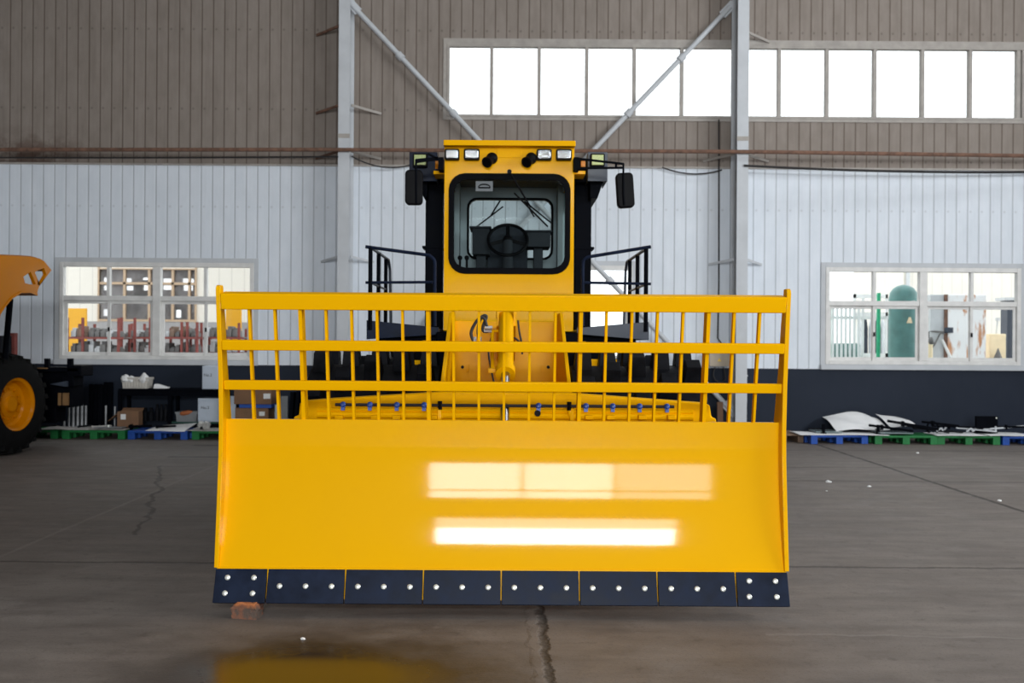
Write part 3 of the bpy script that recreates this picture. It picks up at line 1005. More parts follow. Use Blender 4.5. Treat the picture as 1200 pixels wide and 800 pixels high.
# lamp fascia, roof and visor lip
MB().prism([(CF - 0.10, 3.70), (CF - 0.10, 3.755), (CF + 0.2, 3.775), (CB + 0.05, 3.76), (CB + 0.05, 3.70)], 'x', CXC - hw - 0.005, CXC + hw + 0.005).build('cab_roof', M['yellow'], cab, bevel=0.008)
a, b = P(582.5, 171.5, CF), P(611, 185, CF)
MB().b2(a.x, b.x, CF - 0.008, CF, b.z, a.z).build('blanking_plate', M['yellow'], cab, bevel=0.003)
# side walls with windows, rear wall with window
for s in (-1, 1):
    x = CXC + s * (hw - 0.02)
    sw = MB()
    for y0, y1, z0, z1 in ((CF + 0.05, CB, cz0, 2.35), (CF + 0.05, CB, 3.45, 3.70), (CF + 0.05, CF + 0.14, 2.35, 3.45), (CB - 0.16, CB, 2.35, 3.45)):
        sw.b2(x - 0.02, x + 0.02, y0, y1, z0, z1)
    sw.build('cab_side', M['yellow'], cab)
    MB().b2(x - 0.003, x + 0.003, CF + 0.14, CB - 0.16, 2.35, 3.45).build('side_glass', M['rear_glass'], cab)
    li = MB().b2(CXC + s * (hw - 0.05) - 0.004, CXC + s * (hw - 0.05) + 0.004, CF + 0.06, CB - 0.05, 2.2, 2.5)
    li.b2(CXC + s * (hw - 0.10), CXC + s * (hw - 0.045), CB - 0.35, CB - 0.05, 2.2, 3.6)
    li.b2(CXC + s * (hw - 0.05) - 0.006, CXC + s * (hw - 0.05) + 0.006, CF + 0.06, CF + 0.16, 2.3, 3.6)
    li.b2(CXC + s * (hw - 0.05) - 0.006, CXC + s * (hw - 0.05) + 0.006, CF + 0.06, CB - 0.05, 3.42, 3.6)
    li.b2(CXC + s * (hw - 0.022) - 0.021, CXC + s * (hw - 0.022) + 0.021, CB - 0.172, CB - 0.161, 2.35, 3.45)
    li.build('side_lining', M['grey_trim'], cab)
rw0, rw1 = P(550, 234.5, CB), P(645.5, 302.5, CB)
rcx, rcz, rww, rwh = (rw0.x + rw1.x) / 2, (rw0.z + rw1.z) / 2, rw1.x - rw0.x, rw0.z - rw1.z
ang2 = ring_angles(rcx, rcz, [(CXC, 2.88, 2 * hw, 1.70)], 72)
r_out = rr_points(rcx, rcz, ang2, CXC, 2.88, 2 * hw, 1.70, 0.003)
r_in = rr_points(rcx, rcz, ang2, rcx, rcz, rww, rwh, 0.09)
MB().ring(r_out, r_in, CB - 0.03, CB + 0.02).build('cab_rear', M['grey_trim'], cab)
MB().ring(rr_points(rcx, rcz, ang2, rcx, rcz, rww + 0.05, rwh + 0.05, 0.11), r_in, CB - 0.045, CB - 0.028).build('rear_window_seal', M['seal'], cab)
g = MB()
g._add([(x, CB, z) for x, z in r_in], [tuple(range(len(ang2)))])
g.build('rear_window', M['rear_glass'], cab)
MB().b2(CXC - hw + 0.03, CXC + hw - 0.03, CF + 0.06, CB - 0.03, 3.36 + 0.17, 3.69).build('headliner', M['mid_trim'], cab)
MB().b2(CXC - hw + 0.03, CXC + hw - 0.03, CF + 0.06, CB - 0.03, cz0, 2.0).build('cab_floor', M['dark_trim'], cab)
# dashboard, column, wheel, seat, consoles
d_ = MB()
d_.prism([(CF + 0.07, 2.0), (CF + 0.07, 2.46), (CF + 0.22, 2.50), (CF + 0.3, 2.40), (CF + 0.3, 2.0)], 'x', CXC - 0.56, CXC + 0.56)
d_.build('dashboard', M['dark_trim'], cab, bevel=0.01)
wc = Vector((P(595, 287, 10.42).x, 10.42, P(595, 281, 10.42).z))
wt = Vector((0, -0.42, 0.9)).normalized()
wx, wy = Vector((1, 0, 0)), wt.cross(Vector((1, 0, 0)))
wx, wy = Vector((1, 0, 0)), Vector((0, -0.55, -0.83)).normalized()
st = MB()
n = 40
R_, r_ = 0.205, 0.017
loops = []
for i in range(n):
    a = 2 * PI * i / n
    d = wx * math.cos(a) + wy * math.sin(a)
    nn = wx.cross(wy)
    loops.append([wc + d * R_ + (d * math.cos(2 * PI * j / 10) + nn * math.sin(2 * PI * j / 10)) * r_ for j in range(10)])
st.loft(loops, close=True)
for a in (PI * 1.5, PI * 0.1, PI * 0.9):
    d = wx * math.cos(a) + wy * math.sin(a)
    st.bar(wc, wc + d * R_, 0.04, 0.012)
st.sphere(wc, 0.055, 14)
swh = st.build('steering_wheel', M['plastic'], cab)
MB().cyl(wc, (wc.x, 10.22, 2.2), 0.05, 0.07, 14).build('steering_column', M['dark_trim'], swh)
se = MB()
rounded_box(se, (CXC - 0.01, 11.02, 2.70), (0.44, 0.14, 0.70), 0.16)
rounded_box(se, (CXC, 10.72, 2.32), (0.52, 0.55, 0.15), 0.06)
se.b2(CXC - 0.2, CXC + 0.2, 10.5, 10.95, 1.95, 2.26)
se.build('operator_seat', M['seat_cloth'], cab, bevel=0.01)
for x0, x1, zt, zb in ((P(556, 0, 10.8).x, P(576, 0, 10.8).x, 270, 300), (P(619, 0, 10.8).x, P(646, 0, 10.8).x, 274, 291)):
    zt, zb = P(596, zt, 10.8).z, P(596, zb, 10.8).z
    c = MB().b2(x0, x1, 10.6, 11.0, zb, zt)
    c.b2(x0 - 0.03, x1 + 0.02, 10.58, 11.02, zt, zt + 0.02)
    c.b2((x0 + x1) / 2 - 0.05, (x0 + x1) / 2 + 0.05, 10.7, 10.9, 2.0, zb)
    c.build('side_console', M['dark_trim'], cab, bevel=0.008)
for px in (539, 547):
    p0, p1 = P(px, 316, 10.05), P(px, 302, 10.1)
    lv = MB().tube([p0, p1], 0.012, 8)
    lv.sphere(p1, 0.026, 10)
    lv.build('control_lever', M['plastic'], cab)
MB().b2(CXC - 0.55, CXC + 0.55, CB - 0.42, CB - 0.34, 2.50, 2.57).build('rear_shelf', M['grey_trim'], cab)
# wipers
def wiper(arm, bl, Y, nm):
    w = MB().tube([P(*arm[0], Y), P(*arm[1], Y)], 0.009, 8)
    w.cyl(P(*arm[0], Y) + Vector((0, 0.03, 0)), P(*arm[0], Y) - Vector((0, 0.012, 0)), 0.022, seg=12)
    w = w.build(nm, M['plastic'], cab)
    MB().bar(P(*bl[0], Y + 0.006), P(*bl[1], Y + 0.006), 0.016, 0.012).build('wiper_blade', M['rubber'], w)
wiper(((597, 201), (622, 243)), ((602.5, 226), (642, 265.5)), CF - 0.035, 'wiper')
wiper(((588, 232), (575.5, 252)), ((551.5, 271), (589.5, 242)), CB + 0.04, 'wiper')
wiper(((613, 232), (626, 254)), ((616, 237), (647, 262)), CB + 0.04, 'wiper')
a, b = P(557.5, 212, CF), P(577.5, 224, CF)
stk = MB().b2(a.x, b.x, CF + 0.008, CF + 0.0115, b.z, a.z).build('windshield_sticker', M['mid_trim'], cab)
q = MB()
q.prism([(((a.x + b.x) / 2) + 0.062 * math.cos(t * PI / 12), (a.z + b.z) / 2 - 0.01 + 0.036 * math.sin(t * PI / 12)) for t in range(0, 13)] +
        [(((a.x + b.x) / 2) + 0.052 * math.cos(t * PI / 12), (a.z + b.z) / 2 - 0.01 + 0.022 * math.sin(t * PI / 12)) for t in range(12, -1, -1)], 'y', CF + 0.0065, CF + 0.008)
q.b2((a.x + b.x) / 2 - 0.06, (a.x + b.x) / 2 + 0.06, CF + 0.0065, CF + 0.008, (a.z + b.z) / 2 - 0.022, (a.z + b.z) / 2 - 0.008)
q.build('emblem', M['seal'], stk)
# work lamps and horns on the fascia
for px, w in ((530, 0.145), (553, 0.155), (637.5, 0.15), (660.5, 0.155)):
    p = P(px, 182 if px < 600 else 182.3, CF)
    l = rounded_box(MB(), (p.x, CF - 0.035, p.z), (w, 0.07, 0.108), 0.018).build('work_lamp', M['plastic'], cab, bevel=0.006)
    rounded_box(MB(), (p.x, CF - 0.074, p.z), (w - 0.028, 0.012, 0.08), 0.012).build('lamp_lens', M['lens'], l, bevel=0.003)
for px in (576.5, 622.5):
    p = P(px, 186, CF)
    q = p + Vector((-0.05, -0.10, -0.055))
    h = MB().sphere(p - Vector((0, 0.03, 0)), 0.058, 16)
    h.lathe(p - Vector((0, 0.02, 0)), q, [(0, 0.045), (0.4, 0.045), (1.0, 0.056)], 18)
    h = h.build('warning_horn', M['plastic'], cab)
    MB().lathe(q, q + (q - p).normalized() * 0.004, [(0, 0.04), (1, 0.038)], 18).build('horn_mouth', M['seal'], h)
p = P(669, 226, CF)
for yy in (222, 300):
    MB().cyl(P(670.5, yy - 6, CF + 0.1), P(670.5, yy + 6, CF + 0.1), 0.012, seg=8).build('door_hinge', M['yellow'], cab)

# --- rollover posts with the lamp and duct brackets beside the cab
for s, px0, px1 in ((-1, 499, 519), (1, 674, 693.5)):
    Yp = 10.62
    a, b = P(px0, 190, Yp), P(px1, 190, Yp)
    post = MB().b2(a.x, b.x, Yp, Yp + 0.26, 1.2, 3.66).build('rollover_post', M['black'], rig, bevel=0.012)
    zz = P(596, 290, Yp).z
    fl = MB().b2(a.x - (0.03 if s < 0 else 0), b.x + (0.03 if s > 0 else 0), Yp - 0.015, Yp + 0.28, zz - 0.012, zz + 0.012)
    fl.build('post_flange', M['black'], post)
    # bracket box outboard of the cab
    Yb = 10.25
    def sx(l, r): return (l, r) if s < 0 else (1187.5 - r + 3, 1187.5 - l + 3)
    l, r = (479.5, 512) if s < 0 else (689, 712)
    a, b = P(l, 177.5, Yb), P(r, 212, Yb)
    br = MB().b2(a.x, b.x, Yb + 0.02, Yb + 0.06, b.z, a.z)
    br.prism([(Yb + 0.06, a.z), (Yb + 0.5, a.z - 0.05), (Yb + 0.5, b.z), (Yb + 0.06, b.z)], 'x', a.x, a.x + 0.012)
    br.prism([(Yb + 0.06, a.z), (Yb + 0.5, a.z - 0.05), (Yb + 0.5, b.z), (Yb + 0.06, b.z)], 'x', b.x - 0.012, b.x)
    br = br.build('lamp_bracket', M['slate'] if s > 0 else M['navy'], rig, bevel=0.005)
    l, r = (486, 499.5) if s < 0 else (693, 706.5)
    a, b = P(l, 182.5, Yb), P(r, 194.5, Yb)
    hs = rounded_box(MB(), ((a.x + b.x) / 2, Yb - 0.02, (a.z + b.z) / 2), (b.x - a.x + 0.03, 0.07, a.z - b.z + 0.03), 0.015).build('side_lamp', M['plastic'], br, bevel=0.004)
    MB().box(((a.x + b.x) / 2, Yb - 0.06, (a.z + b.z) / 2), (b.x - a.x, 0.012, a.z - b.z)).build('side_lamp_lens', M['lens_green'], br, bevel=0.004)
    # canopy arm and slanted duct below
    xa, xb = (P(497, 0, 10.6).x, P(520, 0, 10.6).x) if s < 0 else (P(674, 0, 10.6).x, P(697, 0, 10.6).x)
    MB().b2(xa, xb, 10.45, 11.3, P(596, 214, 10.5).z, P(596, 186, 10.5).z).build('canopy_arm', M['black'], rig, bevel=0.01)
    xo, xi = (P(493, 0, 10.5).x, P(503, 0, 10.5).x) if s < 0 else (P(707.5, 0, 10.5).x, P(692, 0, 10.5).x)
    z0, z1 = P(596, 213, 10.5).z, P(596, 233, 10.5).z
    sh = (0.05 if s < 0 else -0.06)
    L = [[(xi, y, z0), (xo, y, z0), (xo + sh, y, z1), (xi, y, z1)] for y in (10.4, 11.2)]
    dct = MB().loft(L).build('air_duct', M['black'], rig, bevel=0.006)
    # amber clearance strip and yellow mount between cab and bracket
    Yc = 9.98
    l, r = (510, 515.5) if s < 0 else (681, 686)
    a, b = P(l, 188.5, Yc), P(r, 197.5, Yc)
    MB().b2(a.x, b.x, Yc, Yc + 0.03, b.z, a.z).build('clearance_lamp', M['orange'], br, bevel=0.003)
    l, r = (508, 521) if s < 0 else (672, 686)
    a, b = P(l, 200, Yc), P(r, 204, Yc)
    MB().b2(a.x, b.x, Yc, Yc + 0.3, b.z, a.z).build('mount_plate', M['yellow'], cab, bevel=0.003)
    # mirror arm
    Ym = 9.75
    root = (519, 184) if s < 0 else (673, 187)
    l, r = (513.5, 519.5) if s < 0 else (672.5, 678.5)
    a, b = P(l, 184, Ym), P(r, 199, Ym)
    ma = MB().b2(a.x, b.x, Ym, Ym + 0.16, b.z, a.z)
    if s < 0:
        tp, kn, lo = (487, 187.5), (513, 185.5), (513, 196)
        ends = ((tp, (513.5, 185)), ((487, 190), (513.5, 186.5)), ((501, 180), (513, 186)))
        rod = [(487.5, 187), (487.5, 222), (487.8, 238)]
        mc, tilt = (485.2, 219.8), 0.0
    else:
        ends = (((730.5, 192), (678, 186)), ((730.5, 196.5), (678, 197)), ((722, 191), (722, 197)))
        rod = [(730.5, 191), (730.5, 226), (731.5, 240)]
        mc, tilt = (732.3, 223.3), -0.07
    for e0, e1 in ends:
        ma.bar(P(*e0, Ym), P(*e1, Ym), 0.022, 0.016)
    ma.tube([P(*k, Ym) for k in rod], 0.010, 8)
    ma = ma.build('mirror_arm', M['black'], rig, bevel=0.003)
    c = P(*mc, Ym + 0.075)
    T = Matrix.Translation(c) @ Matrix.Rotation(tilt, 4, 'Y')
    mi = rounded_box(MB(), (0, 0, 0), (0.172, 0.09, 0.345), 0.042, M=T).build('mirror', M['plastic'], ma, bevel=0.018, seg=3)
    MB().box((0, 0.048, 0), (0.14, 0.004, 0.31), M=T).build('mirror_glass', M['chrome'], ma)

# --- side platforms with handrails
for s in (-1, 1):
    Yf = 9.62
    if s < 0:
        poly = [PXZ(a, b, Yf) for a, b in ((429.5, 375), (514, 383.5), (514, 392), (429.5, 397.5))]
        o_t, o_l, i_t, i_l = (432, 290), (432, 331), (503, 299), (507, 330.5)
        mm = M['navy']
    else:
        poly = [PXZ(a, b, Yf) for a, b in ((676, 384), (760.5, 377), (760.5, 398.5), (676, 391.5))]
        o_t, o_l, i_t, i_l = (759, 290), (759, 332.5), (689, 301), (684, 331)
        mm = M['slate']  # lighter than the left platform: the light on this side is in the colour
    fl = MB().prism(poly, 'y', Yf, Yf + 0.03)
    xo = poly[0][0] if s < 0 else poly[1][0]
    xi = poly[1][0] if s < 0 else poly[0][0]
    xa, xb = min(xo, xi), max(xo, xi)
    fl.b2(xa, xb, Yf + 0.03, Yf + 2.1, 1.86, 1.895)
    fl.b2(xo - 0.02 if s > 0 else xo, xo if s > 0 else xo + 0.02, Yf + 0.03, Yf + 2.1, 1.80, 1.97)
    plat = fl.build('side_platform', mm, rig, bevel=0.004)
    bx = poly[0][0] if s < 0 else poly[1][0]
    rail = MB()
    ot, ol, it, il = P(*o_t, Yf), P(*o_l, Yf), P(*i_t, Yf), P(*i_l, Yf)
    bend = spline([it, P((509 if s < 0 else 684), 305, Yf), P((509.5 if s < 0 else 683), 315, Yf)], 5)
    foot = P(509.5 if s < 0 else 683, 382, Yf)
    rail.tube([ot + Vector((s * 0.03, 0, 0.008)), *bend, foot], 0.017, 10)
    rail.tube([ol + Vector((s * 0.03, 0, 0)), il], 0.014, 10)
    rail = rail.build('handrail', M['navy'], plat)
    px_o = 434 if s < 0 else 757
    X0 = P(px_o, 330, Yf).x
    yb = Yf + 1.5
    top_z, mid_z = P(596, 290.5, Yf).z, P(596, 332, Yf).z
    for k, yy in enumerate((Yf, Yf + 0.62, Yf + 1.25)):
        MB().cyl((X0, yy, 1.88), (X0, yy, top_z), 0.021, seg=10).build('rail_post', M['black'], plat)
    side = MB().tube([(X0, Yf, top_z), (X0, yb, top_z), (X0, yb + 0.13, top_z - 0.1), (X0 - s * 0.02, yb + 0.10, 1.88)], 0.016, 10)
    side.tube([(X0, Yf, mid_z), (X0, yb - 0.2, mid_z)], 0.012, 8)
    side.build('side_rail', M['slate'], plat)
    # ladder steps and dark underside
    tbx = MB().b2(min(xi, xo * 0.92), max(xi, xo * 0.92), Yf + 0.1, Yf + 2.0, 1.72, 1.86)
    tbx.b2(min(xi, xo * 0.74), max(xi, xo * 0.74), Yf + 0.15, Yf + 1.9, 1.45, 1.72)
    tbx.build('tool_box', M['black'], plat, bevel=0.01)

# --- body behind: chassis, engine hood, axle
ch = MB().b2(-0.62, 0.68, 8.95, 14.6, 0.75, 1.86).build('chassis', M['black'], rig, bevel=0.02)
MB().b2(-0.95, -0.62, 9.0, 9.1, 1.52, 1.60).build('fender_strut', M['yellow'], ch)
MB().b2(0.68, 1.02, 9.0, 9.1, 1.54, 1.62).build('fender_strut', M['yellow'], ch)
MB().b2(0.70, 0.74, 9.02, 9.08, 1.54, 1.78).build('fender_strut', M['yellow'], ch)
MB().b2(-0.74, -0.70, 9.02, 9.08, 1.52, 1.78).build('fender_strut', M['yellow'], ch)
hd = MB().prism([(11.5, 1.8), (11.5, 2.36), (11.7, 2.42), (14.6, 2.30), (14.8, 2.1), (14.8, 1.2), (14.6, 1.1)], 'x', -0.60, 0.66)
hood = hd.build('engine_hood', M['yellow'], rig, bevel=0.03)
MB().cyl((0.4, 12.6, 2.35), (0.4, 12.6, 2.62), 0.06, seg=14).build('exhaust_stub', M['black'], hood)


def tooth_mesh():
    t = MB()
    b, u, h = 0.078, 0.062, 0.165
    d0, d1 = 0.085, 0.062
    t.loft([[(-b, -d0, -0.02), (b, -d0, -0.02), (b, d0, -0.02), (-b, d0, -0.02)],
            [(-u, -d1, h), (u, -d1, h), (u, d1, h), (-u, d1, h)]])
    return t


tooth0 = None
DR, DZ = 0.70, 0.865
for yc, sides in ((8.78, (-1, 1)), (13.2, (-1, 1))):
    for s in sides:
        cxd = 0.012 + s * 1.12
        dm = MB()
        w = 0.565
        dm.lathe((cxd - w, yc, DZ), (cxd + w, yc, DZ), [(0, 0.3), (0.0, DR - 0.03), (0.012, DR), (0.988, DR), (1.0, DR - 0.03), (1.0, 0.3)], 64)
        dr = dm.build('drum_wheel', M['charcoal'], rig, angle=30)
        hub = MB().lathe((cxd + s * (w - 0.05), yc, DZ), (cxd + s * (w + 0.03), yc, DZ), [(0, 0.3), (0.7, 0.28), (1, 0.22)], 28).build('wheel_hub', M['yellow'], dr)
        for c in range(5):
            for k in range(10):
                if yc > 10 and c in (1, 3):
                    continue
                a = 2 * PI * (k + (c * 0.36 + (0.18 if s > 0 else 0.0)) % 1.0) / 10
                if tooth0 is None:
                    tt = tooth_mesh().build('drum_tooth', M['charcoal'], None, bevel=0.006)
                    tooth0 = tt
                else:
                    tt = tooth0.copy()
                    COL.objects.link(tt)
                x = cxd + (c - 2) * 0.225
                n_ = Vector((0, -math.cos(a), math.sin(a)))
                tan = Vector((0, math.sin(a), math.cos(a)))
                rot = Matrix((Vector((1, 0, 0)), n_.cross(Vector((1, 0, 0))), n_)).transposed().to_4x4()
                tt.parent = dr
                tt.matrix_parent_inverse = Matrix.Identity(4)
                tt.matrix_basis = Matrix.Translation(Vector((x, yc, DZ)) + n_ * DR) @ rot
    MB().cyl((-1.2, yc, DZ), (1.2, yc, DZ), 0.16, seg=20).build('axle', M['black'], rig)

# ------------------------------------------------------------------ second machine at the left edge
LX, LY = -7.62, 15.2
ld = thing('wheel_loader', (LX - 0.6, LY + 0.3, 0), 'yellow and black wheeled machine with big black tyre, cut off by the left edge', 'machine')
axd = Vector((math.cos(math.radians(11)), -math.sin(math.radians(11)), 0))
wc_ = Vector((P(21.5, 477.5, LY).x, LY, 0.775))
ty = MB()
R0 = 0.76
ty.lathe(wc_ - axd * 0.56, wc_, [(0.0, 0.41), (0.0, 0.50), (0.04, 0.66), (0.12, 0.735), (0.22, R0 - 0.012), (0.78, R0 - 0.012), (0.88, 0.735), (0.96, 0.66), (1.0, 0.50), (1.0, 0.41), (0.9, 0.40), (0.1, 0.40)], 56, closed=True)
ref = axd.cross(Vector((0, 0, 1))).normalized()
for k in range(24):
    for side in (0, 1):
        a = 2 * PI * (k + side * 0.5) / 24
        n_ = ref * math.cos(a) + Vector((0, 0, 1)) * math.sin(a)
        a2 = a + 0.10
        n2 = ref * math.cos(a2) + Vector((0, 0, 1)) * math.sin(a2)
        c0 = wc_ - axd * (0.02 if side else 0.54)
        c1 = wc_ - axd * 0.28
        ty.bar(c0 + n_ * (0.705), c1 + n2 * (R0 - 0.004), 0.075, 0.06)
tyre = ty.build('tyre', M['rubber'], ld, bevel=0.006)
rm = MB()
rm.lathe(wc_ - axd * 0.50, wc_ - axd * 0.015, [(0, 0.40), (0.0, 0.3), (0.62, 0.28), (0.64, 0.10), (0.66, 0.10), (0.66, 0.29), (0.72, 0.335), (0.92, 0.365), (0.97, 0.40), (1.0, 0.405), (1.0, 0.42), (0.9, 0.41)], 40, closed=True)
rim = rm.build('rim', M['orange'], tyre, angle=30)
hb = MB()
h0 = wc_ - axd * 0.20
hb.lathe(h0, h0 + axd * 0.10, [(0, 0.2), (0.4, 0.2), (0.6, 0.13), (1, 0.11)], 28)
for k in range(12):
    a = 2 * PI * k / 12
    d = (ref * math.cos(a) + Vector((0, 0, 1)) * math.sin(a)) * 0.235
    hb.cyl(wc_ - axd * 0.19 + d, wc_ - axd * 0.14 + d, 0.018, seg=8)
hb.cyl(wc_ - axd * 0.22, wc_ - axd * 0.17, 0.29, seg=40)
hb.build('wheel_hub', M['orange'], tyre)
mk = wc_ + axd * 0.004 + (ref * 0.35 + Vector((0, 0, 1)) * 0.50)
# hood side panel with two openings, traced in its own plane
HXp = -7.02


def hp(px, py):
    u, v = px - CX, py - CY
    u, v = u + v * ROLL, v - u * ROLL
    Y = HXp * F_PX / u
    return (Y, CAM_Z - v * Y / F_PX)


outl = [hp(*p) for p in ((-60, 302), (-20, 299.5), (0, 299.5), (26, 300.4), (40, 301.4), (47, 303), (52, 306), (60.5, 316.5), (46.3, 335), (44.5, 340), (43.3, 346.5), (35, 343), (24.4, 343.2), (13, 350.5), (6.5, 358.5), (0, 368), (-8, 392), (-30, 420), (-60, 425))]
h1 = [hp(*p) for p in ((27.5, 324), (36, 318.5), (42, 333), (35, 333.2), (29.5, 331.5))]
h2 = [hp(*p) for p in ((41, 319), (44.5, 316.5), (52, 314), (54.3, 321.5), (47, 334))]
hm = bmesh.new()
for loop in (outl, h1, h2):
    vs = [hm.verts.new((HXp, p[0], p[1])) for p in loop]
    for i in range(len(vs)):
        hm.edges.new((vs[i], vs[(i + 1) % len(vs)]))
bmesh.ops.triangle_fill(hm, use_beauty=True, edges=hm.edges[:])
mb = MB()
mb.bm.free()
mb.bm = hm
ext = bmesh.ops.extrude_face_region(hm, geom=hm.faces[:])
bmesh.ops.translate(hm, verts=[v for v in ext['geom'] if isinstance(v, bmesh.types.BMVert)], vec=(-0.05, 0, 0))
hpan = mb.build('hood', M['orange'], ld, bevel=0.008)
ht = MB()
top_ = outl[:8]
ht.loft([[(HXp + dx, y, z + dz) for dx, dz in ((-0.02, 0), (-0.06, 0.02), (-1.6, 0.03), (-1.6, -0.01), (-0.06, -0.02))] for y, z in top_])
ht.build('hood_top', M['orange'], hpan)
ar = MB()
arch = outl[10:18]
ar.loft([[(HXp + dx, y, z + dz) for dx, dz in ((0.012, 0), (-0.5, 0), (-0.5, 0.03), (0.012, 0.03))] for y, z in arch])
ar.build('wheel_arch', M['orange'], hpan)
s0, s1 = P(12, 350, 15.0), P(5.5, 425, 15.0)
MB().tube([s0, s1], 0.045, 10).build('hood_stay', M['black'], ld)
mb_ = MB()
mb_.b2(-9.4, -7.9, 13.2, 17.0, 0.55, 1.25)
mb_.b2(-9.4, -8.2, 12.5, 14.6, 1.25, 2.3)
body = mb_.build('frame', M['black'], ld, bevel=0.02)
# rear end with posts, lamps and hitch seen right of the tyre
Yr = 16.6
def rb(x0, y0, x1, y1, d0=0.0, d1=0.5):
    a, b = P(x0, y0, Yr), P(x1, y1, Yr)
    return (min(a.x, b.x), max(a.x, b.x), Yr + d0, Yr + d1, min(a.z, b.z), max(a.z, b.z))
re_ = MB()
re_.b2(*rb(36, 432, 80, 478, 0.1, 0.6))
re_.b2(*rb(44, 476, 62, 496, 0.1, 0.5))
re_.b2(*rb(78, 428, 95, 441, 0.0, 0.5))
re_.b2(*rb(72, 440, 86, 453, 0.0, 0.4))
re_.b2(*rb(36, 430, 92, 436, 0.0, 0.6))
rear_ = re_.build('rear_frame', M['black'], ld, bevel=0.015)
for x0, x1 in ((48.5, 53.5), (75.5, 81)):
    MB().b2(*rb(x0, 420, x1, 434, 0.1, 0.18)).build('stub_post', M['black'], rear_)
MB().b2(*rb(41, 430.6, 56, 432, -0.015, 0.0)).build('amber_strip', M['reflector'], rear_)
for x0, x1 in ((66, 69.5), (71.5, 78)):
    MB().b2(*rb(x0, 460.5, x1, 475, 0.06, 0.1)).build('side_reflector', M['reflector'], rear_)
wg = MB()
a, b, c = P(58, 450, Yr - 0.1), P(77, 446.5, Yr - 0.1), P(77, 453, Yr - 0.1)
wg.loft([[a, b, c], [k + Vector((0, 0.12, 0)) for k in (a, b, c)]])
wg.build('step_plate', M['slate'], rear_)
rp0 = MB().b2(-7.32, -7.22, 18.55, 18.75, 0, P(0, 395, 18.6).z)
q0, q1 = P(11, 390, 18.7), P(17.5, 425, 18.7)
solo(MB().b2(q0.x, q1.x, 18.68, 18.80, 0, q0.z), 'steel_post', M['red_steel'], 'dark red steel post standing by the wall behind the left tyre', 'post')
q0, q1 = P(-18, 393, 18.2), P(1, 425, 18.2)
cb = thing('control_cabinet', ((q0.x + q1.x) / 2, 18.5, 0), 'dark cabinet by the wall at the left edge, behind the tyre', 'cabinet')
MB().b2(q0.x, q1.x, 18.2, 18.6, 0.0, q0.z).build('body', M['charcoal'], cb, bevel=0.015)
MB().b2(q0.x + 0.03, q1.x - 0.03, 18.185, 18.2, 0.1, q0.z - 0.06).build('door', M['slate'], cb, bevel=0.005)


# ------------------------------------------------------------------ pallets
def make_pallet(mat, label, w=1.12, d=0.68, h=0.155):
    r = thing('plastic_pallet', (0, 0, 0), label, 'pallet', 'plastic pallets along the back wall')
    dk = MB()
    dk.b2(-w / 2, w / 2, -d / 2, d / 2, h - 0.032, h)
    for k in range(-2, 3):
        dk.b2(-w / 2, w / 2, k * d / 5 - 0.02, k * d / 5 + 0.02, h - 0.05, h - 0.03)
    dk.build('deck', mat, r, bevel=0.004)
    bw = w * 0.115
    for i in (-1, 0, 1):
        for j in (-1, 0, 1):
            x, y = i * (w - bw) / 2, j * (d - 0.12) / 2
            b = MB().b2(x - bw / 2, x + bw / 2, y - 0.06, y + 0.06, 0, h - 0.032)
            b.b2(x - 0.006, x + 0.006, y - 0.063, y + 0.063, 0.02, h - 0.04)
            b.build('foot_block', mat, r, bevel=0.005)
    return r


gp = make_pallet(M['green_pallet'], 'green plastic pallet partly hidden behind the big left tyre')
bp = make_pallet(M['blue_pallet'], 'blue plastic pallet between green ones, under a white sheet, left of the blade', w=1.06)
PY = 18.07
PF = PY - 0.34


def px_x(px, Y=PF):
    return P(px, 510, Y).x


gp.location = (px_x(30), PY + 0.02, 0)
dup(gp, (px_x(109.5), PY, 0), 0, 'green plastic pallet left of the blue one, carrying brown carton and grey plates')
bp.location = (px_x(184.5), PY, 0)
dup(gp, (px_x(261), PY + 0.02, 0), 0, 'green plastic pallet just left of the blade, under the white box')
bR = dup(bp, (px_x(982.5), PY + 0.03, 0), 0.10, 'blue plastic pallet right of the blade, turned slightly, with glass plate on top')
dup(gp, (px_x(1063), PY + 0.03, 0), 0, 'green plastic pallet right of the blue one, under the crumpled white foam')
dup(gp, (px_x(1137.5), PY + 0.06, 0), 0, 'green plastic pallet under the upright black board at right')
dup(bp, (px_x(1211), PY + 0.03, 0), 0, 'blue plastic pallet cut off by the right edge')
wp = thing('wooden_pallet', (P(917, 500, 18.1).x, 18.45, 0), 'brown wooden pallet half hidden behind right end of the blade', 'pallet')
for k in range(5):
    MB().b2(wp.location.x - 0.36, wp.location.x + 0.36, 18.0 + k * 0.19, 18.12 + k * 0.19, 0.12, 0.145).build('deck_board', M['wood'], wp)
for k in (-0.30, 0, 0.30):
    MB().b2(wp.location.x + k - 0.05, wp.location.x + k + 0.05, 18.0, 18.88, 0.0, 0.12).build('bearer', M['wood'], wp)

PT = 0.157      # top of a pallet


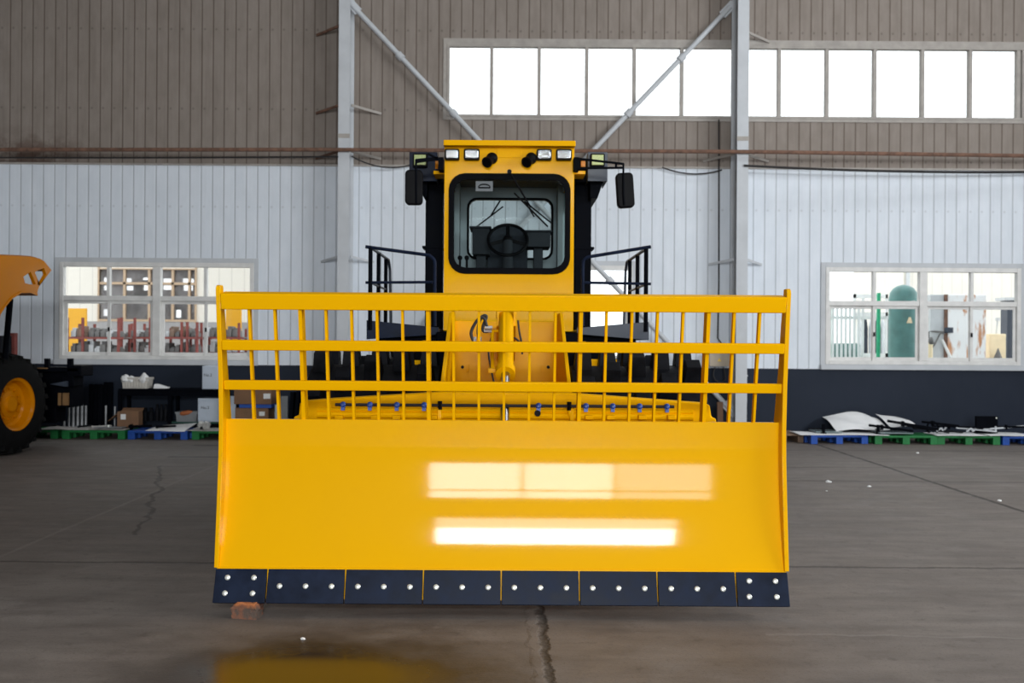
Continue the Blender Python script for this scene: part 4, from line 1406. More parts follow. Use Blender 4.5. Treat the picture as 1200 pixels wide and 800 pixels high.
def sheet(name, m, label, cat, x0, x1, y0, y1, z, amp, seed, lift=None, th=0.006, nx=26, ny=16, droop=0.0, group=None):
    """thin crumpled sheet; lift(u, v) adds height"""
    r = random.Random(seed)
    ph = [(r.uniform(2, 7), r.uniform(2, 7), r.uniform(0, 6), r.uniform(0.4, 1)) for _ in range(5)]
    mb = MB()
    tops, bots = [], []
    for j in range(ny + 1):
        for i in range(nx + 1):
            u, v = i / nx, j / ny
            h = sum(a * math.sin(f * u + g * v + p) for f, g, p, a in ph) / 3.5
            zz = z + 0.004 + amp * (0.5 + 0.5 * h) + (lift(u, v) if lift else 0)
            wob = 0.02 * math.sin(9 * u + seed) * (1 if j in (0, ny) else 0)
            tops.append((x0 + (x1 - x0) * u, y0 + (y1 - y0) * v + wob, zz))
    n = len(tops)
    vs = tops + [(a, b, c - th) for a, b, c in tops]
    fs = []
    W = nx + 1
    for j in range(ny):
        for i in range(nx):
            k = j * W + i
            fs.append((k, k + 1, k + W + 1, k + W))
            fs.append((n + k, n + k + W, n + k + W + 1, n + k + 1))
    for i in range(nx):
        fs.append((i, n + i, n + i + 1, i + 1))
        k = ny * W + i
        fs.append((k, k + 1, n + k + 1, n + k))
    for j in range(ny):
        k = j * W
        fs.append((k, k + W, n + k + W, n + k))
        k += nx
        fs.append((k, n + k, n + k + W, k + W))
    mb._add(vs, fs)
    return solo(mb, name, m, label, cat, group, angle=50)


# left group -------------------------------------------------------------
sheet('foam_sheet', M['film'], 'dusty white sheet on the green pallet beside the left tyre', 'sheet', px_x(45), px_x(84), PF - 0.03, PF + 0.64, PT, 0.03, 3)
sheet('foam_sheet', M['film'], 'thin pale sheet spread under the brown carton on green pallet', 'sheet', px_x(86), px_x(146), PF, PF + 0.66, PT, 0.02, 4)
sheet('foam_sheet', M['foam'], 'white sheet draped over front edge of the left blue pallet', 'sheet', px_x(172), px_x(217), PF - 0.05, PF + 0.64, PT, 0.012, 5, lift=lambda u, v: (0.03 * v + 0.05 * u * v) - 0.06 * max(0, 0.2 - v) * u)
sheet('foam_sheet', M['film'], 'grey-white sheet on green pallet at the left end of the blade', 'sheet', px_x(219), px_x(268), PF - 0.02, PF + 0.60, PT, 0.015, 6)
pl = thing('steel_plate', (px_x(126), PF + 0.35, PT + 0.03), 'flat grey steel plate lying in front of the brown carton', 'plate')
MB().b2(px_x(108), px_x(141), PF + 0.06, PF + 0.27, PT + 0.034, PT + 0.05).build('plate', M['grey_plastic'], pl, bevel=0.004)
MB().cyl((px_x(123), PF + 0.16, PT + 0.05), (px_x(123), PF + 0.16, PT + 0.085), 0.03, seg=12).build('stud', M['zinc'], pl)
kk = random.Random(11)
for i, (px, h, w) in enumerate(((75.5, 16, 0.035), (81, 17, 0.03), (86, 18, 0.05), (91, 18, 0.05), (96, 18, 0.05), (100.5, 17, 0.04), (124, 17, 0.035), (134.5, 16, 0.03))):
    p = P(px, 494, 18.33)
    hh = h * 18.33 / F_PX + max(0, p.z - PT)
    lab = 'galvanised tube standing in the row right of the left tyre' if i < 6 else ('single pale tube standing just left of brown carton' if i == 6 else 'short pale tube standing behind the brown carton')
    tb = MB()
    tb.lathe((p.x, 18.33, PT + 0.03), (p.x, 18.33, PT + 0.03 + hh), [(0, w * 0.58), (1, w * 0.58), (1, w * 0.4), (0.9, w * 0.4)], 12)
    tb.cyl((p.x, 18.33, PT), (p.x, 18.33, PT + 0.03), w * 0.72, seg=12)
    solo(tb, 'steel_tube', M['steel_tube'], lab, 'tube', 'galvanised tubes standing by the left tyre' if i < 6 else None)
# black panels leaning on the wall
for k in range(5):
    x0 = P(99.5 + k * 5.6, 470, 18.75).x
    zt = P(0, 448 + (0 if k > 2 else 2.5), 18.75).z + 0.02
    m4 = Matrix.Translation((x0 + 0.09, 18.78, 0.0)) @ Matrix.Rotation(math.radians(-3 - k % 2), 4, 'X') @ Matrix.Rotation(0.1 * ((k % 3) - 1), 4, 'Z')
    pn = MB()
    rounded_box(pn, (0, 0, zt / 2), (0.082, 0.03, zt), 0.02, M=m4)
    solo(pn, 'leaning_board', M['black'], 'tall narrow black board leaning on the wall left of workbench', 'board', 'black boards leaning on the wall')
# workbench
BX0, BX1 = P(138.5, 455, 18.44).x, P(262, 455, 18.44).x
bt = P(190, 455.5, 18.44).z
wb = thing('workbench', ((BX0 + BX1) / 2, 18.55, 0), 'black steel workbench with lower shelf under the left window', 'workbench')
MB().b2(BX0, BX1, 18.44, 18.97, bt - 0.035, bt).build('bench_top', M['black'], wb, bevel=0.005)
MB().b2(BX0 + 0.05, BX1 - 0.05, 18.46, 18.50, bt - 0.13, bt - 0.035).build('apron', M['black'], wb)
shz = P(190, 494, 18.5).z
MB().b2(BX0 + 0.9, BX1 - 0.05, 18.5, 18.95, shz - 0.03, shz).build('lower_shelf', pm('dark_green_shelf', (0.01, 0.06, 0.045), 0.5), wb)
for px in (140.5, 199, 260):
    for yy in (18.48, 18.93):
        x = P(px, 470, 18.48).x
        MB().b2(x - 0.03, x + 0.03, yy - 0.03, yy + 0.03, 0, bt - 0.035).build('leg', M['black'], wb)


def bin_(name, x0, x1, y0, y1, z0, z1, m, label, rim=True, taper=0.92):
    t = thing(name, ((x0 + x1) / 2, (y0 + y1) / 2, z0), label, name.split('_')[-1])
    cx, cy = (x0 + x1) / 2, (y0 + y1) / 2
    w, d = (x1 - x0) / 2, (y1 - y0) / 2

    def L(s, z): return [(cx + a * w * s, cy + b * d * s, z) for a, b in ((-1, -1), (1, -1), (1, 1), (-1, 1))]
    k = 0.94
    b = MB().loft([L(taper, z0), L(1, z1), L(k, z1), L(taper * k, z0 + 0.02)])
    for i in range(9):
        f = -0.9 + i * 0.225
        b.b2(cx + f * w * 0.95 - 0.008, cx + f * w * 0.95 + 0.008, cy - d - 0.004, cy - d * 0.93, z0 + 0.03, z1 - 0.02)
    b.build('body', m, t)
    if rim:
        r = MB()
        r.loft([L(1.0, z1 - 0.03), L(1.05, z1 - 0.03), L(1.05, z1 + 0.005), L(1.0, z1 + 0.005)], cap=False, close=True)
        r.build('rim', m, t)
    return t


a, b = P(142.5, 442.5, 18.5), P(172.5, 455, 18.5)
bin_('storage_basket', a.x, b.x, 18.5, 18.82, bt, a.z, M['basket'], 'off-white plastic basket with odds and ends, on the workbench')
for px, w, h, lab in ((147, 0.10, 0.05, 'crumpled white wrapper sticking out of basket at its left side'), (153, 0.08, 0.03, 'small white wrapper in the middle of basket on the workbench'), (168, 0.09, 0.085, 'clear crumpled bag sticking out of basket at its right side')):
    p = P(px, 445, 18.55)
    s = MB().lathe((p.x, 18.55, a.z - 0.09), (p.x + 0.02, 18.55, a.z + h), [(0, w * 0.7), (0.3, w), (0.7, w * 0.8), (1, 0.02)], 9)
    for v in s.bm.verts:
        v.co += Vector((kk.uniform(-.012, .012), kk.uniform(-.012, .012), kk.uniform(-.012, .012)))
    solo(s, 'wrapper', M['paper'], lab, 'wrapper', angle=10)
a, b = P(178.5, 450, 18.5), P(194.5, 455.5, 18.5)
solo(MB().prism([(a.x, bt), (a.x + 0.015, a.z), (a.x + 0.06, a.z - 0.005), (b.x, bt + 0.02), (b.x, bt)], 'y', 18.55, 18.72), 'foam_wedge', M['foam'], 'white foam wedge lying beside the basket on the workbench', 'foam', bevel=0.006)
for txt, x0, y0, x1, y1, zb, lab in (('No.2', 237.5, 428.5, 256, 455, None, 'pale steel box marked No.2 standing on the workbench'), ('No.3', 231.5, 466.5, 256, 494, None, 'pale steel box marked No.3 on the shelf under the workbench')):
    a, b = P(x0, y0, 18.5), P(x1, y1, 18.5)
    zb = bt if txt == 'No.2' else shz
    yf = 18.47 if txt == 'No.2' else 18.52
    bx = thing('steel_box', ((a.x + b.x) / 2, yf + 0.2, zb), lab, 'box')
    MB().b2(a.x, b.x, yf, yf + 0.42, zb, a.z).build('body', M['white_box'], bx, bevel=0.006)
    MB().b2(a.x + 0.012, b.x - 0.012, yf - 0.008, yf, zb + 0.012, a.z - (0.012 if txt == 'No.2' else 0.04)).build('door', M['white_box'], bx, bevel=0.004)
    letters(txt, 0.075, ((P((x0 + x1) / 2, 0, yf).x), yf - 0.0095, zb + (a.z - zb) * 0.6), M['ink'], bx)
# things on the lower shelf
for i, px in enumerate((163, 170, 177, 184, 189, 194, 199)):
    x = P(px, 480, 18.75).x
    zt = P(0, 478 if i < 3 else 474, 18.75).z
    bo = thing('oil_bottle', (x, 18.75, shz), 'black round canister on the workbench shelf behind brown carton' if i < 3 else 'tall black bottle in the row on the workbench shelf', 'bottle', 'black canisters on the shelf' if i < 3 else 'black bottles on the shelf')
    rr = 0.05 if i < 3 else 0.036
    MB().lathe((x, 18.75, shz), (x, 18.75, zt), [(0, rr), (0.75, rr), (0.88, rr * 0.55), (1, rr * 0.5)], 14).build('body', M['charcoal'], bo)
    MB().cyl((x, 18.75, zt), (x, 18.75, zt + 0.03), rr * 0.6, seg=12).build('cap', M['plastic'], bo)
a, b = P(205, 483, 18.5), P(230, 494, 18.5)
bin_('plastic_bin', a.x, b.x, 18.54, 18.84, shz, a.z, M['grey_plastic'], 'grey plastic bin with orange parts, on the workbench shelf')
p = P(219, 481, 18.55)
solo(MB().lathe((p.x - 0.12, 18.55, a.z - 0.03), (p.x + 0.1, 18.55, a.z + 0.01), [(0, 0.03), (0.2, 0.045), (0.7, 0.04), (1, 0.02)], 10), 'orange_fitting', pm('faded_orange_plastic', (0.4, 0.12, 0.04), 0.6), 'orange fitting lying in the grey plastic bin', 'fitting')
# cardboard carton, open
a, b = P(134, 482, 18.1), P(162.5, 497, 18.1)
ct = thing('cardboard_carton', ((a.x + b.x) / 2, 18.2, PT), 'open brown cardboard carton with white label on green pallet', 'carton')
Tm = Matrix.Translation(((a.x + b.x) / 2 + 0.02, 18.22, PT + 0.03)) @ Matrix.Rotation(0.12, 4, 'Z')
w, d, h = (b.x - a.x) * 0.42, 0.16, a.z - PT - 0.03
cm = MB()
for x0, x1, y0, y1 in ((-w, w, -d, -d + 0.01), (-w, w, d - 0.01, d), (-w, -w + 0.01, -d + 0.01, d - 0.01), (w - 0.01, w, -d + 0.01, d - 0.01)):
    cm.b2(x0, x1, y0, y1, 0, h, M=Tm)
cm.b2(-w, w, -d, d, 0, 0.01, M=Tm)
cm.build('carton_body', M['card'], ct)
MB().box((0, d + 0.05, h + 0.02), (2 * w, 0.12, 0.008), M=Tm, rot=Matrix.Rotation(0.35, 3, 'X')).build('flap', M['card'], ct)
MB().box((-w - 0.08, 0, h - 0.10), (0.2, 2 * d, 0.008), M=Tm, rot=Matrix.Rotation(-0.7, 3, 'Y')).build('flap', M['card'], ct)
MB().b2(-w + 0.06, -w + 0.15, -d - 0.002, -d, h * 0.5, h * 0.85, M=Tm).build('paper_label', M['paper'], ct)
# clear-wrapped shiny roll and small odds on the pallets
sh = MB().lathe(P(233, 497.5, 17.95), P(246, 499, 17.9), [(0, 0.05), (0.15, 0.085), (0.45, 0.06), (0.6, 0.085), (0.9, 0.07), (1, 0.03)], 12)
solo(sh, 'wrapped_part', pm('shiny_clear_wrap', (0.75, 0.75, 0.72), 0.12, metal=0.6), 'shiny plastic-wrapped part on pallet in front of box No.3', 'part')
for i, (px0, py0, px1, py1, r, m, lab) in enumerate((
        (108, 500, 131, 497, 0.014, 'film', 'pale thin strip lying slanted in front of brown carton'),
        (92, 500, 108, 502, 0.016, 'charcoal', 'short dark rod on the pallet below the row of tubes'),
        (48, 500, 66, 503, 0.018, 'charcoal', 'short dark rod on pallet right beside the left tyre'),
        (152, 502, 178, 500, 0.022, 'black', 'dark rod lying along the front of the left blue pallet'),
        (236, 503, 262, 501, 0.022, 'black', 'dark rod in front of the shiny wrapped part'),
        (184, 499, 206, 497.5, 0.02, 'black', 'dark rod lying on white sheet over left blue pallet'))):
    a, b = P(px0, py0, 17.9), P(px1, py1, 17.95)
    a.z, b.z = PT + 0.035 + r, PT + 0.05 + r
    q = thing('metal_rod', (a.x, a.y, PT), lab, 'rod')
    MB().tube([a, b], r, 8).build('shaft', M[m], q)
    MB().sphere(a, r * 1.5, 8).build('end_cap', M[m], q)
bk = MB().b2(px_x(149), px_x(151), PF + 0.1, PF + 0.2, PT, PT + 0.1)
solo(bk, 'black_peg', M['black'], 'small black peg at the corner between green and blue pallets', 'peg', bevel=0.006)

# behind the grille at left: cartons with a blue tray
stx0, stx1 = P(277.5, 0, 18.46).x, P(321.5, 0, 18.46).x


def carton(x0, x1, y0, y1, z0, z1, label, lx=None, base=False):
    c = thing('cardboard_carton', ((x0 + x1) / 2, (y0 + y1) / 2, z0), label, 'carton')
    MB().b2(x0, x1, y0, y1, z0, z1).build('carton_body', M['card'], c, bevel=0.006)
    MB().b2(x0, x1, (y0 + y1) / 2 - 0.03, (y0 + y1) / 2 + 0.03, z1, z1 + 0.002).build('tape', M['film'], c)
    if lx:
        MB().b2(lx[0], lx[1], y0 - 0.004, y0, lx[2], lx[3]).build('paper_label', M['paper'], c)
    return c


Yk = 18.46
za, zb, zc_, zd = P(300, 457, Yk).z, P(300, 473.5, Yk).z, P(300, 478, Yk).z, P(300, 495, Yk).z
l0, l1 = P(309, 461, Yk), P(317, 467, Yk)
pd = thing('hand_trolley', (P(300, 500, Yk).x, Yk + 0.3, 0), 'low grey trolley under the two cartons, behind left end of grille', 'trolley')
MB().b2(stx0, stx1 - 0.02, Yk - 0.02, Yk + 0.5, zd - 0.05, zd).build('deck', M['charcoal'], pd, bevel=0.006)
for i in (0, 1):
    for j in (0, 1):
        x, y = (stx0 + 0.05, stx1 - 0.05)[i], (Yk + 0.08, Yk + 0.4)[j]
        w_ = MB().cyl((x - 0.025, y, 0.075), (x + 0.025, y, 0.075), 0.075, seg=18)
        w_.b2(x - 0.012, x + 0.012, y - 0.02, y + 0.02, 0.1, zd - 0.05)
        w_.build('caster', M['rubber'], pd)
carton(stx0 + 0.02, stx1 - 0.06, Yk, Yk + 0.5, zd, zc_, 'brown cardboard carton under the blue tray, behind the grille', (P(307, 0, Yk).x, P(313.5, 0, Yk).x, P(0, 485, Yk).z, P(0, 480, Yk).z))
tr = thing('blue_tray', ((stx0 + stx1) / 2, Yk + 0.25, zc_), 'flat blue plastic tray between two stacked cartons behind the grille', 'tray')
MB().b2(stx0 + 0.1, stx1 - 0.0, Yk - 0.02, Yk + 0.5, zc_ + 0.002, zb - 0.004).build('tray_body', M['blue_pallet'], tr, bevel=0.006)
MB().b2(stx0 + 0.1, stx1 - 0.0, Yk - 0.03, Yk - 0.02, zb - 0.02, zb - 0.006).build('tray_rim', M['blue_pallet'], tr)
carton(stx0, stx1, Yk - 0.01, Yk + 0.5, zb, za, 'brown cardboard carton with white label on top of the blue tray', (l0.x, l1.x, l1.z, l0.z))
for x0, y0, x1, y1, m, lab in ((270, 464, 276, 500, 'white_box', 'pale upright board seen just inside left end of grille'), (322, 474, 327, 500, 'white_box', 'narrow pale board right of the stacked cartons behind grille'), (329, 464, 337, 500, 'grey_plastic', 'grey upright locker panel behind the third grille bar')):
    a, b = P(x0, y0, 18.5), P(x1, y1, 18.5)
    t = thing('upright_board', ((a.x + b.x) / 2, 18.6, 0), lab, 'board')
    MB().b2(a.x, b.x, 18.5, 18.55, 0, a.z).build('board', M[m], t, bevel=0.006)
    MB().b2(a.x, b.x, 18.46, 18.66, 0, 0.03).build('foot', M[m], t)
for k in range(3):
    a, b = P(340 + 4.8 * k, 459 - k, 18.3), P(344 + 4.8 * k, 500, 18.3)
    m4 = Matrix.Translation((a.x + 0.03, 18.3, 0)) @ Matrix.Rotation(0.04 + 0.04 * k, 4, 'Y') @ Matrix.Rotation(-0.05, 4, 'X')
    pn = MB()
    rounded_box(pn, (0, 0, a.z / 2), (0.06, 0.35, a.z), 0.012, M=m4)
    solo(pn, 'leaning_board', M['black'], 'black board standing on edge behind the left part of grille', 'board', 'black boards behind the grille')

# right group ------------------------------------------------------------
sheet('foam_sheet', M['foam'], 'flat white foam sheet covering the right blue pallet', 'sheet', px_x(938), px_x(1042), PF + 0.0, PF + 0.66, PT, 0.014, 21)
sheet('foam_sheet', M['foam'], 'large crumpled white foam sheet rising against the dado at left', 'sheet', px_x(988), px_x(1052), PF + 0.36, PF + 1.15, PT, 0.09, 22, lift=lambda u, v: 0.03 + 0.16 * v + 0.10 * math.sin(PI * min(1, u * 1.05)) * v)
sheet('foam_sheet', M['foam'], 'smaller crumpled white foam sheet left of the thin black hoop', 'sheet', px_x(1053), px_x(1088), PF + 0.36, PF + 1.1, PT, 0.06, 27, lift=lambda u, v: 0.10 + 0.10 * v + 0.08 * (1 - u) * v)
sheet('foam_sheet', M['foam'], 'white foam strip under rods on the right green pallet', 'sheet', px_x(1098), px_x(1158), PF + 0.0, PF + 0.60, PT, 0.02, 24)
sheet('foam_sheet', M['foam'], 'white foam sheet on the blue pallet at the right edge', 'sheet', px_x(1160), px_x(1212), PF + 0.0, PF + 0.60, PT, 0.03, 25)


def glass_plate(x0, x1, y0, y1, lab):
    t = thing('glass_plate', ((x0 + x1) / 2, (y0 + y1) / 2, PT + 0.02), lab, 'glass plate')
    z = PT + 0.03
    MB().b2(x0, x1, y0, y1, z, z + 0.02).build('pane', M['glass_plate'], t, bevel=0.004)
    MB().b2(x0, x1, y1, y1 + 0.03, z, z + 0.045).build('edge_strip', M['charcoal'], t)
    return t


glass_plate(px_x(960), px_x(992), PF + 0.20, PF + 0.62, 'grey glass plate lying on white foam on right blue pallet')
glass_plate(px_x(1033), px_x(1072), PF + 0.05, PF + 0.55, 'grey glass plate on the green pallet below the crumpled foam')
for px, py0, lab in ((965, 496.5, 'black clamp standing at front left of the right blue pallet'), (1029, 497.5, 'black clamp standing between the right blue and green pallets')):
    p = P(px, 504, PF + 0.2)
    t = thing('suction_clamp', (p.x, PF + 0.2, PT), lab, 'clamp')
    zt = P(px, py0, PF + 0.2).z
    MB().b2(p.x - 0.022, p.x + 0.022, PF + 0.17, PF + 0.23, PT + 0.018, zt).build('stem', M['black'], t, bevel=0.006)
    MB().cyl((p.x, PF + 0.2, PT + 0.012), (p.x, PF + 0.2, PT + 0.035), 0.05, seg=14).build('foot', M['rubber'], t)
    MB().b2(p.x - 0.05, p.x + 0.05, PF + 0.18, PF + 0.22, PT + 0.09, PT + 0.11).build('lever', M['black'], t)
rods = [((1018, 498), (1070, 505), 0.028, 'black', 'black bar slanting from the crumpled foam towards green pallet'),
        ((1040, 493), (1100, 503), 0.03, 'black', 'long black bar lying over the crumpled foam'),
        ((1056, 497), (1112, 510), 0.03, 'charcoal', 'dark bar whose tip hangs off the front of green pallet'),
        ((1070, 501), (1128, 510), 0.024, 'charcoal', 'dark bar nearest the small green block between pallets'),
        ((1080, 494), (1124, 499), 0.026, 'black', 'black bar behind the hoop, pointing to the right'),
        ((1092, 499), (1160, 501), 0.018, 'black', 'thin black bar running towards the upright black board'),
        ((1120, 501), (1168, 505.5), 0.016, 'white_steel', 'white strip lying in front of the upright black board'),
        ((1152, 503), (1200, 499), 0.018, 'white_steel', 'white strip at the right edge beyond the black board'),
        ((1166, 500), (1210, 500), 0.02, 'black', 'black bar at the right edge behind the white strip')]
for i, ((ax, ay), (bx_, by), r, m, lab) in enumerate(rods):
    a, b = P(ax, ay, 18.05 + 0.05 * (i % 3)), P(bx_, by, 17.85 + 0.07 * (i % 4))
    a.z, b.z = max(a.z, PT + r + 0.05), max(b.z, PT + r + 0.02)
    t = thing('metal_bar', (a.x, a.y, PT), lab, 'bar')
    MB().bar(a, b, r * 1.6, r * 2).build('bar', M[m], t, bevel=0.004)
    MB().bar(a.lerp(b, 0.3) + Vector((0, 0, -0.05)), a.lerp(b, 0.3) + Vector((0, 0, 0.04)), r * 1.2, r * 2.6).build('lug', M[m], t)
hq = P(1093, 495, 18.25)
hq.z = PT + 0.10
hh = MB().tube([hq + Vector((0.10 * math.cos(a), 0.02 * math.sin(a), 0.12 * math.sin(a))) for a in [PI * k / 14 for k in range(-4, 19)]], 0.014, 8)
solo(hh, 'wire_hoop', M['black'], 'thin black hoop standing up right of the crumpled foam', 'hoop')
for px, lab in ((1104, 'white metal clip lying right of the black hoop'), (1139, 'white metal clip just left of the upright black board')):
    p = P(px, 499, 18.0)
    cp = MB().tube(spline([(p.x - 0.1, 18.0, PT + 0.06), (p.x - 0.03, 17.97, PT + 0.12), (p.x + 0.02, 18.0, PT + 0.07), (p.x + 0.08, 18.02, PT + 0.13)], 5), 0.016, 8)
    solo(cp, 'metal_clip', M['white_steel'], lab, 'clip')
a, b = P(1144, 487.5, 18.1), P(1169.5, 506, 18.1)
bpn = thing('square_board', ((a.x + b.x) / 2, 18.15, PT), 'upright square black board standing on the right green pallet', 'board')
MB().b2(a.x, b.x, 18.1, 18.16, PT + 0.025, a.z).build('panel', M['black'], bpn, bevel=0.008)
MB().b2(a.x + 0.02, b.x - 0.02, 18.16, 18.3, PT + 0.02, PT + 0.05).build('foot', M['black'], bpn)
MB().cyl((b.x - 0.03, 18.095, a.z - 0.03), (b.x - 0.03, 18.1, a.z - 0.03), 0.015, seg=10).build('screw', M['zinc'], bpn)
# broken brick under the cutting edge, paper scraps
br = MB()
q = [P(x, y, 6.33) for x, y in ((268, 706), (281, 724.5), (298.5, 723), (299, 703), (290, 699.5), (279, 700))]
br.loft([[(-0.075, 0.0, 0.0), (0.085, -0.03, 0.0), (0.09, 0.13, 0.0), (-0.09, 0.12, 0.0)],
         [(-0.095, 0.02, 0.06), (0.08, -0.025, 0.055), (0.09, 0.14, 0.06), (-0.10, 0.12, 0.06)],
         [(-0.06, 0.05, 0.092), (0.06, -0.005, 0.100), (0.075, 0.13, 0.084), (-0.07, 0.12, 0.08)]])
bmesh.ops.subdivide_edges(br.bm, edges=br.bm.edges[:], cuts=3, use_grid_fill=True)
rb_ = random.Random(3)
for v in br.bm.verts:
    v.co += Vector((rb_.uniform(-.006, .006), rb_.uniform(-.006, .006), rb_.uniform(-.004, .004) if v.co.z > 0.01 else 0))
tb = NT('broken_red_brick')
co = tb.obj()
nz = tb.noise(co, 18, 5)
zc = tb.xyz(co)[2]
cc = tb.mix(tb.remap(nz, 0.42, 0.58), (0.20, 0.085, 0.05), (0.10, 0.07, 0.055))
cc = tb.mix(tb.remap(tb.math('ADD', zc, tb.remap(nz, 0, 1, -0.03, 0.03)), 0.068, 0.085), cc, (0.50, 0.17, 0.06))
tb.set(base=cc, rough=0.95)
tb.bump(tb.noise(co, 60, 4), 0.8, 0.01)
bo = solo(br, 'broken_brick', tb.m, 'broken red-brown brick under the left end of the cutting edge', 'brick', angle=15)
bo.location = (P(285, 712, 6.30).x, 6.37, 0.0)
for px, py, s, lab in ((971, 565, 0.075, 'largest white paper scrap on floor right of the blade'), (1018.5, 570.5, 0.05, 'round white scrap on the floor further right than the largest'), (969, 575.5, 0.025, 'tiny white scrap in front of the largest paper scrap'), (1075.5, 531, 0.05, 'small white scrap on the floor near the right pallets'), (1171, 587, 0.05, 'pale scrap lying in the floor joint near the right edge'), (355, 749, 0.028, 'tiny pale scrap at the edge of the oil stain')):
    v = py - CY - (px - CX) * ROLL
    Y = CAM_Z * F_PX / v
    p = P(px, py, Y)
    r5 = random.Random(px)
    s_ = MB().sphere((0, 0, 0), 1.0, 10)
    for vv in s_.bm.verts:
        k = 1 + r5.uniform(-0.3, 0.3)
        vv.co = Vector((vv.co.x * s * k * 0.5, vv.co.y * s * k * 0.45, max(-0.004, vv.co.z * s * k * 0.28)))
    o = solo(s_, 'paper_scrap', M['paper'], lab, 'scrap', angle=10)
    o.location = (p.x, Y, 0.0)

a, b = P(841.5, 471, 18.2), P(848, 500, 18.2)
m4 = Matrix.Translation(((a.x + b.x) / 2, 18.25, 0)) @ Matrix.Rotation(-0.05, 4, 'X')
rp_ = MB()
rounded_box(rp_, (0, 0, a.z / 2), (b.x - a.x, 0.05, a.z), 0.015, M=m4)
solo(rp_, 'rusty_board', M['card_dark'], 'narrow red-brown board leaning at the foot of right column', 'board')

# ------------------------------------------------------------------ outside, seen through the windows
struct(MB().b2(-40, 45, WY + 0.12, 70, -0.3, -0.1), 'ground', pm('yard_concrete', (0.42, 0.41, 0.39), 0.9, var=0.1, scale=0.6))
GZ = -0.1
# cream workshop beyond the left window
Yb = 33.0
bl = thing('workshop_building', (-14, Yb + 3, GZ), 'cream clad workshop building with large tan-framed window, seen through left window', 'building')
a, b = P(117, 315.5, Yb), P(228.5, 374.5, Yb)
zg = P(150, 376, Yb).z
mbw = wall_with_holes(-24.0, -2.5, GZ, 7.5, [(a.x, b.x, b.z, a.z)], Yb, Yb + 0.2)
for v in mbw.bm.verts:
    pass
mbw.b2(-24.0, -23.8, Yb + 0.2, Yb + 9, GZ, 7.5)
mbw.b2(-2.7, -2.5, Yb + 0.2, Yb + 9, GZ, 7.5)
mbw.build('wall', M['cream_ribbed'], bl)
MB().b2(-24.02, -2.48, Yb - 0.05, Yb - 0.002, GZ, zg - 0.02).build('base_wall', M['grey_render'], bl)
MB().b2(-24.4, -2.1, Yb - 0.4, Yb + 9.3, 7.5, 7.7).build('roof', M['grey_panel'], bl)
rear_holes = []
for x0, y0, x1, y1 in ((120, 325, 127, 331), (120, 334, 127, 340), (144, 325.5, 154, 331), (146, 334.5, 156, 340), (166, 325, 174, 328), (167, 334, 174, 340), (190, 326, 203, 331), (190, 334, 202, 339.5), (213, 326, 227, 331), (214, 334, 226, 340.5), (205, 363, 212, 372), (119.5, 362, 127, 370), (224, 363, 226, 366)):
    p, q = P(x0, y0, Yb + 8.8), P(x1, y1, Yb + 8.8)
    rear_holes.append((p.x, q.x, q.z, p.z))
wall_with_holes(-23.8, -2.7, GZ, 7.5, rear_holes, Yb + 8.8, Yb + 9.0).build('rear_wall', M['grey_render'], bl)
fr = MB()
fr.b2(a.x - 0.05, a.x, Yb - 0.06, Yb + 0.1, b.z - 0.1, a.z + 0.1)
fr.b2(b.x, b.x + 0.05, Yb - 0.06, Yb + 0.1, b.z - 0.1, a.z + 0.1)
fr.b2(a.x, b.x, Yb - 0.06, Yb + 0.1, a.z, a.z + 0.04)
fr.b2(a.x, b.x, Yb - 0.06, Yb + 0.1, b.z - 0.07, b.z)
fr = fr.build('window', M['brown_wood_frame'], bl)
for px in (146, 175, 202.5, 222):
    x = P(px, 340, Yb).x
    MB().b2(x - 0.04, x + 0.04, Yb - 0.03, Yb + 0.08, b.z, a.z).build('mullion', M['brown_wood_frame'], fr)
for py in (332,):
    z = P(170, py, Yb).z
    MB().b2(a.x, b.x, Yb - 0.03, Yb + 0.08, z - 0.04, z + 0.04).build('crossbar', M['brown_wood_frame'], fr)
tg = NT('dusty_glass')
co = tg.obj()
n1 = tg.noise(co, 0.8, 5.0, 0.6)
tg.set(base=(0.42, 0.40, 0.40), rough=0.6, spec=0.2)
trn = tg.n('ShaderNodeBsdfTransparent')
mxx = tg.n('ShaderNodeMixShader')
tg.put(mxx.inputs[0], tg.remap(n1, 0.35, 0.7, 0.12, 0.5))
tg.t.links.new(trn.outputs[0], mxx.inputs[1])
tg.t.links.new(tg.bsdf.outputs[0], mxx.inputs[2])
tg.t.links.new(mxx.outputs[0], tg.out.inputs[0])
MB().b2(a.x, b.x, Yb + 0.05, Yb + 0.06, b.z, a.z).build('pane', tg.m, fr)
# orange panels leaning by the building, red racks with castings
for x0, x1, lab in ((78, 101, 'orange steel board outside, in the lower left pane of left window'), (264.5, 282.5, 'orange steel board outside, seen through the left end of grille')):
    a, b = P(x0, 361, 29.0), P(x1, 389, 29.0)
    t = thing('orange_board', ((a.x + b.x) / 2, 29.0, GZ), lab, 'board')
    MB().b2(a.x, b.x, 29.0, 29.08, GZ, a.z).build('board', pm('bright_orange_paint', (0.85, 0.42, 0.012), 0.5, var=0.03), t, bevel=0.01)
    MB().b2(a.x + 0.1, a.x + 0.2, 29.08, 29.7, GZ, GZ + 1.2).build('prop', M['red_steel'], t)
rk = random.Random(5)


def pile(xa, xb, y0, y1, z, n, lab, grp):
    w = (xb - xa) / n
    for i in range(n):
        h = rk.uniform(0.13, 0.30)
        ww = w * rk.uniform(0.78, 0.94)
        xx = xa + w * i
        c = MB().b2(xx, xx + ww, y0, y1, z, z + h * 0.7)
        c.b2(xx + ww * 0.1, xx + ww * 0.9, y0 + 0.06, y1 - 0.05, z + h * 0.7, z + h)
        k = rk.random()
        solo(c, 'casting_block', M['grey_block'] if k < 0.62 else M['grey_panel'] if k < 0.82 else M['brown_block'], lab, 'block', grp, bevel=0.012)


